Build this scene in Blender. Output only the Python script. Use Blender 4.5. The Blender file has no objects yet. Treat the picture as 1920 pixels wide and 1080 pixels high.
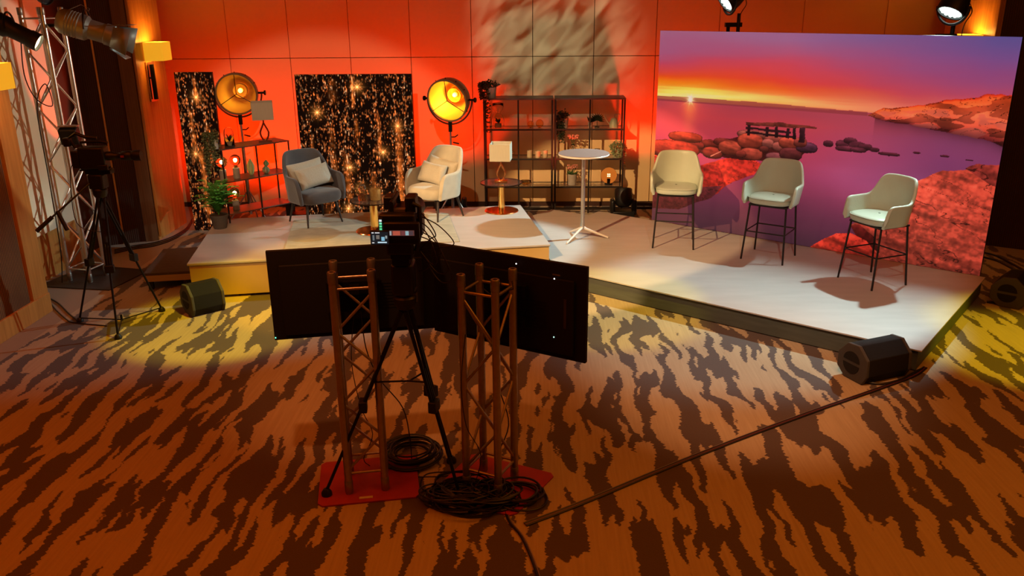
import bpy, math, random
import numpy as np
from math import pi, sin, cos, radians as R, sqrt
from mathutils import Vector, Matrix
C = bpy.context.scene.collection
random.seed(7)

# ------------------------------------------------------------------ camera
F = 1580.0; TILT = R(18.95); ROLL = 0.0092; CH = 3.0; YAW = R(1.8)
fwd = Vector((-sin(YAW)*cos(TILT), cos(YAW)*cos(TILT), -sin(TILT)))
rgt0 = Vector((cos(YAW), sin(YAW), 0)); up0 = rgt0.cross(fwd)
rgt = cos(ROLL)*rgt0 - sin(ROLL)*up0; upv = cos(ROLL)*up0 + sin(ROLL)*rgt0
cam = bpy.data.cameras.new('camera'); camo = bpy.data.objects.new('camera', cam); C.objects.link(camo)
cam.sensor_fit = 'HORIZONTAL'; cam.sensor_width = 36; cam.lens = 36*F/1920; cam.clip_end = 100
m = Matrix((rgt, upv, -fwd)).transposed().to_4x4(); m.translation = Vector((0, 0, CH))
camo.matrix_world = m
bpy.context.scene.camera = camo

def gp(x, y, z=0.0):
    """point of the horizontal plane at height z seen at pixel (x, y) of the 1920x1080 frame"""
    d = fwd*F + rgt*(x-960) + upv*(540-y)
    return Vector((0, 0, CH)) + d*((z-CH)/d.z)

# ------------------------------------------------------------------ world, exposure, lights
vs = bpy.context.scene.view_settings
vs.view_transform = 'Standard'; vs.look = 'None'; vs.gamma = 1; vs.use_curve_mapping = False
vs.exposure = 0.0
w = bpy.data.worlds.new('world'); bpy.context.scene.world = w; w.use_nodes = True
w.node_tree.nodes['Background'].inputs[0].default_value = (1, .35, .12, 1)
w.node_tree.nodes['Background'].inputs[1].default_value = 0.004

def aim(o, loc, target):
    o.location = loc
    o.rotation_euler = (Vector(target)-Vector(loc)).to_track_quat('-Z', 'Y').to_euler()

def spot(name, loc, target, power, color, angle=40, blend=.4, radius=.06):
    l = bpy.data.lights.new(name, 'SPOT'); l.energy = power; l.color = color
    l.spot_size = R(angle); l.spot_blend = blend; l.shadow_soft_size = radius
    o = bpy.data.objects.new(name, l); C.objects.link(o); aim(o, loc, target); return o

def area(name, loc, target, power, color, sx, sy):
    l = bpy.data.lights.new(name, 'AREA'); l.shape = 'RECTANGLE'; l.energy = power; l.color = color
    l.size = sx; l.size_y = sy
    o = bpy.data.objects.new(name, l); C.objects.link(o); aim(o, loc, target); return o

def point(name, loc, power, color, radius=.03):
    l = bpy.data.lights.new(name, 'POINT'); l.energy = power; l.color = color; l.shadow_soft_size = radius
    o = bpy.data.objects.new(name, l); C.objects.link(o); o.location = loc; return o

RED = (1, .024, .0); AMB = (1, .80, .02); COOL = (.68, .97, .95); WARM = (1, .62, .24)
# dim house lights in the ceiling
area('house_light', (-3.4, 3.8, 4.9), (-3.4, 3.8, 0), 135, (1, .135, .001), 4.5, 5)
area('house_light', (3.4, 3.8, 4.9), (3.4, 3.8, 0), 135, (1, .25, .012), 4.5, 5)
# warm front spots hung over the audience side
spot('front_spot', (-3.2, 4.0, 4.75), (.45, 10.25, 0), 3100, (1, .60, .26), 28, .20, .02)
spot('front_spot', (-1.0, 3.2, 4.8), (-2.75, 10.5, .95), 520, (1, .76, .48), 30, .25, .03)
spot('front_spot', (1.4, 3.4, 4.8), (2.6, 8.6, .4), 330, (.95, .95, .72), 32, .5, .05)
# amber spots on the carpet in front of the stages
spot('amber_spot', (-2.3, 6.6, 4.8), (-2.3, 8.4, 0), 800, (1, .46, .003), 26, .5, .06)
spot('amber_spot', (-1.5, 6.9, 4.8), (-3.1, 7.6, 0), 1000, AMB, 24, .5, .06)
spot('amber_spot', (.3, 6.8, 4.8), (.75, 7.9, 0), 560, AMB, 24, .5, .06)
spot('amber_spot', (5.9, 5.6, 4.2), (4.5, 7.0, 0), 900, AMB, 26, .5, .08)
spot('carpet_spot', (1.2, 4.0, 4.8), (1.7, 6.4, 0), 560, (1, .50, .24), 34, .8, .08)
spot('carpet_spot', (-1.4, 3.6, 4.8), (-1.2, 6.4, 0), 330, (1, .34, .10), 34, .8, .08)
# orange wall washers standing on the floor along the back wall
for X, P, zz, an in [(-4.9, 85, 1.3, 125), (-3.9, 150, 1.3, 125), (-2.4, 160, 1.4, 125), (-1.25, 180, 1.7, 100), (.3, 80, 2.6, 82), (1.6, 165, 2.0, 86),
             (3.0, 85, 2.4, 120), (4.4, 38, 2.4, 120)]:
    spot('wall_washer_light', (X, 11.62, .42), (X, 12.62, zz), P, RED, an, 1, .1)

def gobo(o, scale, lo, hi, stretch, rot):
    """break-up pattern of a profile projector: the light itself carries the pattern"""
    l = o.data; l.use_nodes = True; nt = l.node_tree; N = nt.nodes; L = nt.links
    em = N['Emission']
    tc = N.new('ShaderNodeTexCoord'); mp = N.new('ShaderNodeMapping'); mp.inputs['Rotation'].default_value[2] = rot
    mp2 = N.new('ShaderNodeMapping'); mp2.inputs['Scale'].default_value = (scale*stretch, scale, scale)
    nz = N.new('ShaderNodeTexNoise'); nz.inputs['Detail'].default_value = 1.6; nz.inputs['Distortion'].default_value = .5
    mr = N.new('ShaderNodeMapRange'); mr.inputs[1].default_value = lo; mr.inputs[2].default_value = hi
    L.new(tc.outputs['Normal'], mp.inputs[0]); L.new(mp.outputs[0], mp2.inputs[0]); L.new(mp2.outputs[0], nz.inputs[0])
    L.new(nz.outputs[0], mr.inputs[0]); L.new(mr.outputs[0], em.inputs[1])
g = spot('pattern_projector', (-1.9, 6.2, 4.8), (.20, 12.6, 2.45), 1300, (.80, .95, .80), 22, .9, .01)
gobo(g, 2.9, .30, .86, 3.2, R(40))

# ------------------------------------------------------------------ materials
MATS = {}
def mat(name, col, rough=.5, metal=0, em=None, ems=0, bump=None, var=None, trans=0, ior=1.45, coat=0, sheen=0, alpha=1):
    if name in MATS: return MATS[name]
    m = bpy.data.materials.new(name); m.use_nodes = True; nt = m.node_tree; N = nt.nodes; L = nt.links
    b = N['Principled BSDF']
    b.inputs['Base Color'].default_value = (*col, 1); b.inputs['Roughness'].default_value = rough
    b.inputs['Metallic'].default_value = metal; b.inputs['Transmission Weight'].default_value = trans
    b.inputs['IOR'].default_value = ior; b.inputs['Coat Weight'].default_value = coat
    b.inputs['Sheen Weight'].default_value = sheen; b.inputs['Alpha'].default_value = alpha
    if em: b.inputs['Emission Color'].default_value = (*em, 1); b.inputs['Emission Strength'].default_value = ems
    tc = N.new('ShaderNodeTexCoord')
    if var or bump:
        s, a = var or (bump[0], 0)
        sc = s if isinstance(s, tuple) else (s, s, s)
        mp = N.new('ShaderNodeMapping'); mp.inputs['Scale'].default_value = sc
        L.new(tc.outputs['Object'], mp.inputs[0])
        n = N.new('ShaderNodeTexNoise'); n.inputs['Detail'].default_value = 4; n.inputs['Scale'].default_value = 1
        L.new(mp.outputs[0], n.inputs['Vector'])
        if var:
            mx = N.new('ShaderNodeMix'); mx.data_type = 'RGBA'
            mx.inputs[6].default_value = (*[c*(1-a) for c in col], 1); mx.inputs[7].default_value = (*[min(1, c*(1+a)) for c in col], 1)
            L.new(n.outputs[0], mx.inputs[0]); L.new(mx.outputs[2], b.inputs['Base Color'])
        if bump:
            n2 = N.new('ShaderNodeTexNoise'); n2.inputs['Scale'].default_value = bump[0] if not isinstance(bump[0], tuple) else 1
            L.new(tc.outputs['Object'], n2.inputs['Vector'])
            bp = N.new('ShaderNodeBump'); bp.inputs['Strength'].default_value = bump[1]; bp.inputs['Distance'].default_value = .01
            L.new(n2.outputs[0], bp.inputs['Height']); L.new(bp.outputs[0], b.inputs['Normal'])
    MATS[name] = m; return m

BLK = mat('black_plastic', (.006, .006, .007), .45, var=(30, .2))
BLKM = mat('black_metal', (.012, .011, .011), .4, .6, var=(30, .2))
RACKM = mat('dark_rack_metal', (.02, .014, .012), .45, .3, var=(20, .2))
GRILL = mat('speaker_grille', (.004, .003, .003), .8, bump=(400, .6))
SPK = mat('speaker_cabinet_paint', (.060, .058, .055), .7, bump=(200, .5))
ALU = mat('aluminium', (.72, .71, .70), .34, 1, var=(40, .12))
STEEL = mat('bare_steel', (.35, .33, .31), .4, .9, var=(30, .2))
CABLE = mat('cable_rubber', (.008, .007, .007), .45, var=(20, .3))
REDP = mat('red_base_plate_paint', (.32, .018, .012), .6, var=(9, .3))
GOLD = mat('polished_brass', (.95, .62, .18), .16, 1, var=(14, .06))
COPPER = mat('copper_base', (.9, .42, .14), .18, 1, var=(14, .06))
SMOKE = mat('smoked_glass', (.25, .18, .14), .05, 0, trans=.85, ior=1.3, alpha=.75)
CLEAR = mat('clear_glass', (.95, .98, .96), .03, 0, trans=1, ior=1.3)
AMBERG = mat('amber_glass', (1, .72, .38), .03, 0, trans=1, ior=1.25)
GREENG = mat('green_glass', (.25, .5, .22), .12, 0, trans=.5, ior=1.4)
LEATH = mat('sage_leather', (.47, .52, .41), .42, bump=(60, .12), var=(6, .06), coat=.15)
LEATHS = mat('leather_piping', (.40, .44, .34), .45, var=(6, .06))
VELG = mat('grey_velvet', (.062, .057, .06), .85, sheen=.35, var=(12, .25))
VELB = mat('beige_velvet', (.46, .42, .32), .85, sheen=.5, var=(12, .16))
PIL = mat('satin_cushion', (.42, .38, .29), .55, bump=(45, .3), var=((70, 4, 70), .10), sheen=.3)
WALN = mat('dark_wood_leg', (.028, .018, .014), .5, var=(20, .3))
CONC = mat('pot_concrete', (.34, .31, .27), .8, var=(25, .2))
POTW = mat('white_ceramic', (.58, .55, .46), .5, var=(12, .08))
POTD = mat('fern_pot_dark', (.10, .095, .08), .6, var=(12, .2))
LEAF = mat('leaf_green', (.045, .10, .025), .5, var=(20, .4))
LEAFD = mat('dark_leaf', (.02, .035, .015), .5, var=(20, .4))
FERN = mat('fern_green', (.10, .36, .05), .5, var=(20, .4))
SOIL = mat('potting_soil', (.03, .02, .012), .95, var=(60, .5))
PINK = mat('pink_petals', (.75, .34, .26), .6, var=(40, .2))
SHADE = mat('linen_lamp_shade', (.52, .50, .40), .8, var=((60, 60, 8), .06))
BULB = mat('lit_filament', (1, .8, .4), .3, em=(1, .62, .18), ems=26)
BULBG = mat('warm_globe_glass', (1, .86, .6), .04, trans=1, ior=1.12)
WHT = mat('white_powder_coat', (.74, .72, .67), .35, var=(12, .04))
SKIRT = mat('grey_green_skirt_fabric', (.075, .085, .07), .8, var=((3, 3, 30), .3))
STEPM = mat('dark_riser_top', (.06, .045, .04), .7, var=(20, .3))
LWOOD = mat('plywood_edge', (.36, .27, .15), .6, var=((4, 4, 60), .2))
LENSG = mat('lens_glass', (.02, .02, .03), .05, coat=1)

def wood(name, c1, c2, scale=(18, 18, 1.2), rough=.42):
    m = mat(name, c1, rough); nt = m.node_tree; N = nt.nodes; L = nt.links; b = N['Principled BSDF']
    tc = N.new('ShaderNodeTexCoord'); mp = N.new('ShaderNodeMapping'); mp.inputs['Scale'].default_value = scale
    n = N.new('ShaderNodeTexNoise'); n.inputs['Scale'].default_value = 1.6; n.inputs['Detail'].default_value = 5
    mx = N.new('ShaderNodeMix'); mx.data_type = 'RGBA'; mx.inputs[6].default_value = (*c1, 1); mx.inputs[7].default_value = (*c2, 1)
    mr = N.new('ShaderNodeMapRange'); mr.inputs[1].default_value = .35; mr.inputs[2].default_value = .65
    L.new(tc.outputs['Object'], mp.inputs[0]); L.new(mp.outputs[0], n.inputs[0]); L.new(n.outputs[0], mr.inputs[0])
    L.new(mr.outputs[0], mx.inputs[0]); L.new(mx.outputs[2], b.inputs['Base Color'])
    return m
OAK = wood('oak_veneer', (.46, .20, .045), (.58, .28, .07))
OAKD = wood('dark_slatted_wood', (.10, .045, .02), (.15, .07, .03), (40, 40, 1))

def slats(name, c1, c2, freq, axis):
    """fine vertical slats: dark and light stripes with relief"""
    m = mat(name, c1, .6); nt = m.node_tree; N = nt.nodes; L = nt.links; b = N['Principled BSDF']
    tc = N.new('ShaderNodeTexCoord'); sp = N.new('ShaderNodeSeparateXYZ'); L.new(tc.outputs['Object'], sp.inputs[0])
    mu = N.new('ShaderNodeMath'); mu.operation = 'MULTIPLY'; mu.inputs[1].default_value = freq*2*pi; L.new(sp.outputs[axis], mu.inputs[0])
    si = N.new('ShaderNodeMath'); si.operation = 'SINE'; L.new(mu.outputs[0], si.inputs[0])
    mr = N.new('ShaderNodeMapRange'); mr.inputs[1].default_value = -.5; mr.inputs[2].default_value = .5; L.new(si.outputs[0], mr.inputs[0])
    nz = N.new('ShaderNodeTexNoise'); nz.inputs['Scale'].default_value = 3; L.new(tc.outputs['Object'], nz.inputs[0])
    mm = N.new('ShaderNodeMath'); mm.operation = 'MULTIPLY'; L.new(mr.outputs[0], mm.inputs[0]); L.new(nz.outputs[0], mm.inputs[1])
    mx = N.new('ShaderNodeMix'); mx.data_type = 'RGBA'; mx.inputs[6].default_value = (*c1, 1); mx.inputs[7].default_value = (*c2, 1)
    L.new(mm.outputs[0], mx.inputs[0]); L.new(mx.outputs[2], b.inputs['Base Color'])
    bp = N.new('ShaderNodeBump'); bp.inputs['Strength'].default_value = .6; bp.inputs['Distance'].default_value = .006
    L.new(mr.outputs[0], bp.inputs['Height']); L.new(bp.outputs[0], b.inputs['Normal'])
    return m
SLATL = slats('tan_slatted_panel', (.07, .03, .012), (.36, .17, .055), 42, 1)
SLATD = slats('dark_slatted_panel', (.035, .012, .006), (.085, .030, .014), 42, 0)
WALLM = mat('cream_wall_panel', (.74, .52, .27), .62, var=((3, 3, 3), .03), bump=(120, .05))
CREAM = mat('cream_fabric_panel', (.80, .74, .58), .7, var=(4, .04))
GAPM = mat('panel_gap', (.12, .05, .03), .9)

def carpet_material():
    m = bpy.data.materials.new('patterned_carpet'); m.use_nodes = True; nt = m.node_tree; N = nt.nodes; L = nt.links
    b = N['Principled BSDF']; b.inputs['Roughness'].default_value = .95; b.inputs['Sheen Weight'].default_value = .15
    geo = N.new('ShaderNodeNewGeometry'); sp = N.new('ShaderNodeSeparateXYZ'); L.new(geo.outputs['Position'], sp.inputs[0])
    def math(op, a, bb=None, c=None):
        n = N.new('ShaderNodeMath'); n.operation = op
        for i, v in enumerate([a, bb, c]):
            if v is None: continue
            if isinstance(v, (int, float)): n.inputs[i].default_value = v
            else: L.new(v, n.inputs[i])
        return n.outputs[0]
    def noise(vec, scale, detail=2, rough=.5, dist=0):
        n = N.new('ShaderNodeTexNoise'); n.inputs['Scale'].default_value = scale; n.inputs['Detail'].default_value = detail
        n.inputs['Roughness'].default_value = rough; n.inputs['Distortion'].default_value = dist
        L.new(vec, n.inputs['Vector']); return n.outputs[0]
    def mapping(vec, sc, loc=(0, 0, 0)):
        n = N.new('ShaderNodeMapping'); n.inputs['Scale'].default_value = sc; n.inputs['Location'].default_value = loc
        L.new(vec, n.inputs[0]); return n.outputs[0]
    pos = geo.outputs['Position']
    # jagged sideways shift of the streak edges: thin tufted steps across the run of the streaks
    j1 = noise(mapping(pos, (2.5, 42, 1)), 1, 2)
    j2 = noise(mapping(pos, (2, 5, 1), (7, 3, 0)), 1, 2)
    # wandering of the streaks
    w1 = noise(mapping(pos, (.9, 1.4, 1), (3, 9, 0)), 1, 1)
    dx = math('ADD', math('MULTIPLY', math('SUBTRACT', j1, .5), .06), math('ADD', math('MULTIPLY', math('SUBTRACT', j2, .5), .08),
              math('MULTIPLY', math('SUBTRACT', w1, .5), .22)))
    cb = N.new('ShaderNodeCombineXYZ'); L.new(math('ADD', sp.outputs[0], dx), cb.inputs[0]); L.new(sp.outputs[1], cb.inputs[1])
    n1 = noise(mapping(cb.outputs[0], (7.5, 1.15, 1)), 1, 1.3, .5)
    n2 = noise(mapping(cb.outputs[0], (14, 3.2, 1), (20, 5, 0)), 1, 1.5, .5)
    v = math('ADD', math('MULTIPLY', n1, .78), math('MULTIPLY', n2, .22))
    rim = noise(mapping(pos, (60, 60, 1)), 1, 1)
    v = math('ADD', v, math('MULTIPLY', math('SUBTRACT', rim, .5), .012))
    msk = N.new('ShaderNodeMapRange'); msk.inputs[1].default_value = .487; msk.inputs[2].default_value = .493; L.new(v, msk.inputs[0])
    # plain border strip beside the left wall
    edge = math('GREATER_THAN', sp.outputs[0], -4.75)
    # lines of pile inside the light streaks
    pile = noise(mapping(pos, (55, 2.2, 1)), 1, 2)
    lt = N.new('ShaderNodeMix'); lt.data_type = 'RGBA'; lt.inputs[6].default_value = (.31, .235, .14, 1); lt.inputs[7].default_value = (.44, .35, .22, 1)
    L.new(pile, lt.inputs[0])
    gr = noise(mapping(pos, (140, 140, 1)), 1, 1)
    dk = N.new('ShaderNodeMix'); dk.data_type = 'RGBA'; dk.inputs[6].default_value = (.052, .034, .028, 1); dk.inputs[7].default_value = (.088, .060, .050, 1)
    L.new(gr, dk.inputs[0])
    a = N.new('ShaderNodeMix'); a.data_type = 'RGBA'; L.new(msk.outputs[0], a.inputs[0]); L.new(dk.outputs[2], a.inputs[6]); L.new(lt.outputs[2], a.inputs[7])
    c = N.new('ShaderNodeMix'); c.data_type = 'RGBA'; c.inputs[6].default_value = (.27, .20, .135, 1)
    L.new(edge, c.inputs[0]); L.new(a.outputs[2], c.inputs[7]); L.new(c.outputs[2], b.inputs['Base Color'])
    bp = N.new('ShaderNodeBump'); bp.inputs['Strength'].default_value = .35; bp.inputs['Distance'].default_value = .004
    L.new(gr, bp.inputs['Height']); L.new(bp.outputs[0], b.inputs['Normal'])
    return m
CARPET = carpet_material()
STAGEM = mat('pale_vinyl_stage_floor', (.46, .445, .425), .5, var=((2.2, 9, 4), .14), bump=(60, .05))
STAGEF = mat('stage_front_panel', (.52, .37, .14), .6, var=(3, .08))
RUGM = mat('grey_beige_rug', (.42, .41, .33), .95, var=((7, 12, 5), .28), bump=(160, .5))

def colattr_mat(name, rough, emis, spec=.3):
    m = bpy.data.materials.new(name); m.use_nodes = True; nt = m.node_tree; N = nt.nodes; L = nt.links; b = N['Principled BSDF']
    a = N.new('ShaderNodeAttribute'); a.attribute_name = 'Col'
    b.inputs['Roughness'].default_value = rough; b.inputs['Specular IOR Level'].default_value = spec
    L.new(a.outputs[0], b.inputs['Base Color'])
    L.new(a.outputs[0], b.inputs['Emission Color']); b.inputs['Emission Strength'].default_value = emis
    return m

# ------------------------------------------------------------------ mesh helpers
class MB:
    def __init__(s): s.v = []; s.f = []; s.M = Matrix.Identity(4)
    def add(s, vs, fs):
        n = len(s.v); s.v += [s.M @ Vector(p) for p in vs]; s.f += [[n+i for i in f] for f in fs]; return s
    def box(s, c, d, rz=0, rot=None):
        x, y, z = [k/2 for k in d]
        M = Matrix.Translation(c) @ (rot.to_4x4() if rot else Matrix.Rotation(rz, 4, 'Z'))
        vs = [M @ Vector((a*x, b*y, e*z)) for a in (-1, 1) for b in (-1, 1) for e in (-1, 1)]
        return s.add(vs, [(0, 1, 3, 2), (4, 6, 7, 5), (0, 4, 5, 1), (2, 3, 7, 6), (0, 2, 6, 4), (1, 5, 7, 3)])
    def path(s, pts, r, n=8, closed=False, r2=None):
        pts = [Vector(p) for p in pts]; k = len(pts); rings = []; prev = None
        for i, p in enumerate(pts):
            a = pts[(i-1) % k] if (closed or i > 0) else p; b = pts[(i+1) % k] if (closed or i < k-1) else p
            t = (b-a); t = t.normalized() if t.length > 1e-9 else Vector((0, 0, 1))
            if prev is None: u = t.orthogonal().normalized()
            else:
                u = prev - t*prev.dot(t); u = u.normalized() if u.length > 1e-6 else t.orthogonal().normalized()
            prev = u; w_ = t.cross(u)
            rr = r if r2 is None else r+(r2-r)*i/(k-1)
            rings.append([p+(u*cos(2*pi*j/n)+w_*sin(2*pi*j/n))*rr for j in range(n)])
        vs = [q for g_ in rings for q in g_]; fs = []
        for i in range(k if closed else k-1):
            a, b = i*n, ((i+1) % k)*n
            fs += [(a+j, a+(j+1) % n, b+(j+1) % n, b+j) for j in range(n)]
        if not closed: fs += [tuple(range(n-1, -1, -1)), tuple((k-1)*n+j for j in range(n))]
        return s.add(vs, fs)
    def cord(s, pts, r, n=6):
        ps = [Vector(p) for p in pts]; out = []
        for i in range(len(ps)-1):
            p0 = ps[max(0, i-1)]; p1 = ps[i]; p2 = ps[i+1]; p3 = ps[min(len(ps)-1, i+2)]
            for k in range(6):
                t = k/6; out.append(.5*((2*p1)+(-p0+p2)*t+(2*p0-5*p1+4*p2-p3)*t*t+(-p0+3*p1-3*p2+p3)*t**3))
        return s.path(out+[ps[-1]], r, n)
    def tube(s, a, b, r, r2=None, n=12): return s.path([a, b], r, n, r2=r2)
    def lathe(s, prof, c=(0, 0, 0), n=32, rot=None):
        M = Matrix.Translation(c) @ (rot.to_4x4() if rot else Matrix.Identity(4)); vs = []; fs = []; idx = []
        for r, z in prof:
            if r < 1e-6: idx.append([len(vs)]*n); vs.append(M @ Vector((0, 0, z)))
            else:
                idx.append([len(vs)+j for j in range(n)]); vs += [M @ Vector((r*cos(2*pi*j/n), r*sin(2*pi*j/n), z)) for j in range(n)]
        for a, b in zip(idx, idx[1:]):
            for j in range(n):
                q = [a[j], a[(j+1) % n], b[(j+1) % n], b[j]]; q2 = list(dict.fromkeys(q))
                if len(q2) > 2: fs.append(tuple(q2))
        return s.add(vs, fs)
    def disc(s, r, z0, z1, c=(0, 0, 0), n=32, rot=None, bev=0):
        if bev: return s.lathe([(0, z0), (r-bev, z0), (r, z0+bev), (r, z1-bev), (r-bev, z1), (0, z1)], c, n, rot)
        return s.lathe([(0, z0), (r, z0), (r, z1), (0, z1)], c, n, rot)
    def prism(s, poly, z0, z1):
        n = len(poly); vs = [(*p, z0) for p in poly]+[(*p, z1) for p in poly]
        return s.add(vs, [tuple(range(n-1, -1, -1)), tuple(range(n, 2*n))]+[(i, (i+1) % n, n+(i+1) % n, n+i) for i in range(n)])
    def ball(s, c, r, n=16, sz=1, k=10):
        return s.lathe([(r*sin(pi*i/k) if 0 < i < k else 0, -r*sz*cos(pi*i/k)) for i in range(k+1)], c, n)
    def grid(s, P, closed=False):
        a = len(P); b = len(P[0]); vs = [q for row in P for q in row]; fs = []
        for i in range(a-1):
            for j in range(b if closed else b-1): fs.append((i*b+j, i*b+(j+1) % b, (i+1)*b+(j+1) % b, (i+1)*b+j))
        return s.add(vs, fs)
    def leaf(s, p, d, ln, wd, up=None):
        d = Vector(d).normalized(); sd = d.cross(up or Vector((random.uniform(-1, 1), random.uniform(-1, 1), random.uniform(-1, 1)))).normalized()
        p = Vector(p); nrm = d.cross(sd)*ln*.12
        return s.add([p, p+d*ln*.45+sd*wd-nrm, p+d*ln, p+d*ln*.45-sd*wd-nrm, p+d*ln*.5], [(0, 1, 4), (1, 2, 4), (2, 3, 4), (3, 0, 4)])
    def build(s, name, m, parent=None, bevel=0, solid=0, sub=0, ang=40, flat=False):
        me = bpy.data.meshes.new(name); me.from_pydata([tuple(p) for p in s.v], [], s.f); me.update()
        import bmesh
        bm = bmesh.new(); bm.from_mesh(me)
        bmesh.ops.remove_doubles(bm, verts=bm.verts, dist=1e-6)
        bmesh.ops.recalc_face_normals(bm, faces=bm.faces); bm.to_mesh(me); bm.free()
        if not flat:
            me.polygons.foreach_set('use_smooth', [True]*len(me.polygons))
            if not sub: me.set_sharp_from_angle(angle=R(ang))
        me.materials.append(m)
        o = bpy.data.objects.new(name, me); C.objects.link(o)
        if parent: o.parent = parent
        if solid: q = o.modifiers.new('solid', 'SOLIDIFY'); q.thickness = solid; q.offset = 0
        if bevel: q = o.modifiers.new('bevel', 'BEVEL'); q.width = bevel; q.segments = 2; q.limit_method = 'ANGLE'
        if sub: q = o.modifiers.new('sub', 'SUBSURF'); q.levels = sub; q.render_levels = sub
        return o

def tag(o, label=None, cat=None, group=None, kind=None):
    if label: o['label'] = label
    if cat: o['category'] = cat
    if group: o['group'] = group
    if kind: o['kind'] = kind
    return o
def thing(name, label, cat, loc=(0, 0, 0), rz=0, group=None):
    o = bpy.data.objects.new(name, None); C.objects.link(o); o.empty_display_size = .1
    o.location = loc; o.rotation_euler = (0, 0, rz); return tag(o, label, cat, group)
def struct(o, label=None): o['kind'] = 'structure'; return tag(o, label)
def kids(o): return [c for c in bpy.data.objects if c.parent == o]
def copy_tree(o, loc, rz, label, group=None, parent=None):
    c = o.copy(); C.objects.link(c)
    if parent: c.parent = parent
    else:
        c.location = loc; c.rotation_euler = (0, 0, rz); c['label'] = label
        if group: c['group'] = group
    for k in kids(o): copy_tree(k, None, None, None, None, c)
    return c
def attach(l, parent):
    """keep a lamp's light where it is and hand it to its fixture"""
    bpy.context.view_layer.update(); mw = l.matrix_world.copy(); l.parent = parent; l.matrix_parent_inverse = parent.matrix_world.inverted(); l.matrix_world = mw

# ================================================================== THE ROOM
WY = 12.62
struct(MB().prism([(-6.6, -1.2), (6.6, -1.2), (6.6, 12.9), (-6.6, 12.9)], -.1, 0).build('floor', CARPET), 'patterned carpet of jagged brown and tan streaks')
struct(MB().box((0, 5.85, 5.3), (13.2, 14.1, .1)).build('ceiling', mat('ceiling_paint', (.07, .055, .045), .9, var=(2, .05))))
bw = MB(); bw.box((0, WY+.16, 2.6), (13, .2, 5.3)); wall_b = struct(bw.build('wall_back', GAPM))
pn = MB(); xs = [-5.55, -4.494, -3.604, -2.719, -1.835, -.95, -.066, .813, 1.699, 2.589, 3.762, 4.921, 5.9]
for a, b in zip(xs, xs[1:]):
    for z0, z1 in ((.06, 2.207), (2.207, 4.4), (4.4, 5.25)):
        pn.box(((a+b)/2, WY+.03, (z0+z1)/2), (b-a-.009, .06, z1-z0-.009))
struct(pn.build('wall_panelling', WALLM, wall_b, bevel=.002), None)
struct(MB().box((0, WY-.015, .03), (11.4, .03, .06)).build('baseboard_back', mat('dark_baseboard', (.05, .02, .012), .5, var=(8, .2))))

# left wall: slatted near pillar, recess with a cream panel, diagonal dark panel, oak pillar, return to the back wall
wl = struct(MB().prism([(-5.03, -1), (-5.03, 8.0), (-6.4, 8.0), (-6.4, -1)], 0, 5.25).build('wall_left', OAK), 'oak-faced near pillar of the left wall')
p = MB(); p.box((-5.025, 4.7, 2.7), (.03, 6.0, 5.0)); p.build('slatted_panel', SLATL, wl)
p = MB(); p.box((-5.01, 3.5, .10), (.05, 9.0, .2)); p.build('baseboard', OAK, wl, bevel=.004)
p = MB(); p.box((-5.02, 7.87, 2.7), (.045, .26, 5.1)); p.build('edge_board', OAK, wl, bevel=.004)
rw = struct(MB().box((-5.75, 9.22, 2.65), (.3, 2.46, 5.3)).build('wall_recess', OAK), 'oak wall in the left recess behind the truss')
MB().box((-5.59, 8.72, 2.9), (.04, 1.34, 4.74)).build('cream_panel', CREAM, rw)
MB().box((-5.59, 9.655, 2.9), (.04, .36, 4.74)).build('narrow_panel', CREAM, rw)
MB().box((-5.59, 10.13, 2.65), (.04, .56, 5.2)).build('dark_panel', SLATD, rw)
# diagonal dark slatted wall
dv = Vector((.57, .30, 0)); L_ = dv.length; a_ = math.atan2(dv.y, dv.x)
dw = bpy.data.objects.new('wall_diagonal', None)
d1 = MB(); d1.box((L_/2, .08, 2.65), (L_, .14, 5.3)); dwall = struct(d1.build('wall_diagonal', SLATD), 'dark slatted wall set diagonally beside the oak pillar')
dwall.location = (-5.60, 10.40, 0); dwall.rotation_euler = (0, 0, a_)
bpy.data.objects.remove(dw)
MB().box((L_*.33, -.005, 2.65), (.02, .03, 5.3)).build('brass_strip', mat('brass_trim', (.7, .38, .12), .4, .6, var=(8, .1)), dwall)
MB().box((L_-.09, -.008, 2.65), (.16, .04, 5.3)).build('edge_board', OAKD, dwall)
pl = struct(MB().prism([(-5.03, 10.70), (-5.03, 11.62), (-5.9, 11.62), (-5.9, 10.70)], 0, 5.25).build('wall_pillar', OAK), 'oak pillar carrying the yellow wall lamp')
MB().box((-5.02, 10.73, 2.65), (.05, .06, 5.2)).build('corner_trim', OAK, pl, bevel=.004)
struct(MB().box((-5.66, 12.1, 2.65), (.2, 1.1, 5.3)).build('wall_return', OAKD))
# right wall
rr = struct(MB().prism([(5.45, 10.55), (6.5, 10.55), (6.5, 11.95), (5.45, 11.95)], 0, 5.25).build('wall_right_pillar', OAK), 'oak pillar behind the right end of the backdrop')
MB().box((5.44, 10.6, 2.65), (.05, .08, 5.2)).build('corner_trim', OAK, rr, bevel=.004)
struct(MB().box((6.0, 12.3, 2.65), (.2, .7, 5.3)).build('wall_right_return', OAKD))
d2 = struct(MB().box((.55, .08, 2.65), (1.2, .14, 5.3)).build('wall_right_diagonal', SLATD)); d2.location = (5.5, 10.52, 0); d2.rotation_euler = (0, 0, R(-32))
struct(MB().box((6.3, 4.6, 2.65), (.2, 11.6, 5.3)).build('wall_right', SLATD), 'dark slatted right wall')
struct(MB().box((0, -1.15, 2.65), (13.2, .1, 5.3)).build('wall_front', OAKD))

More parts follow.
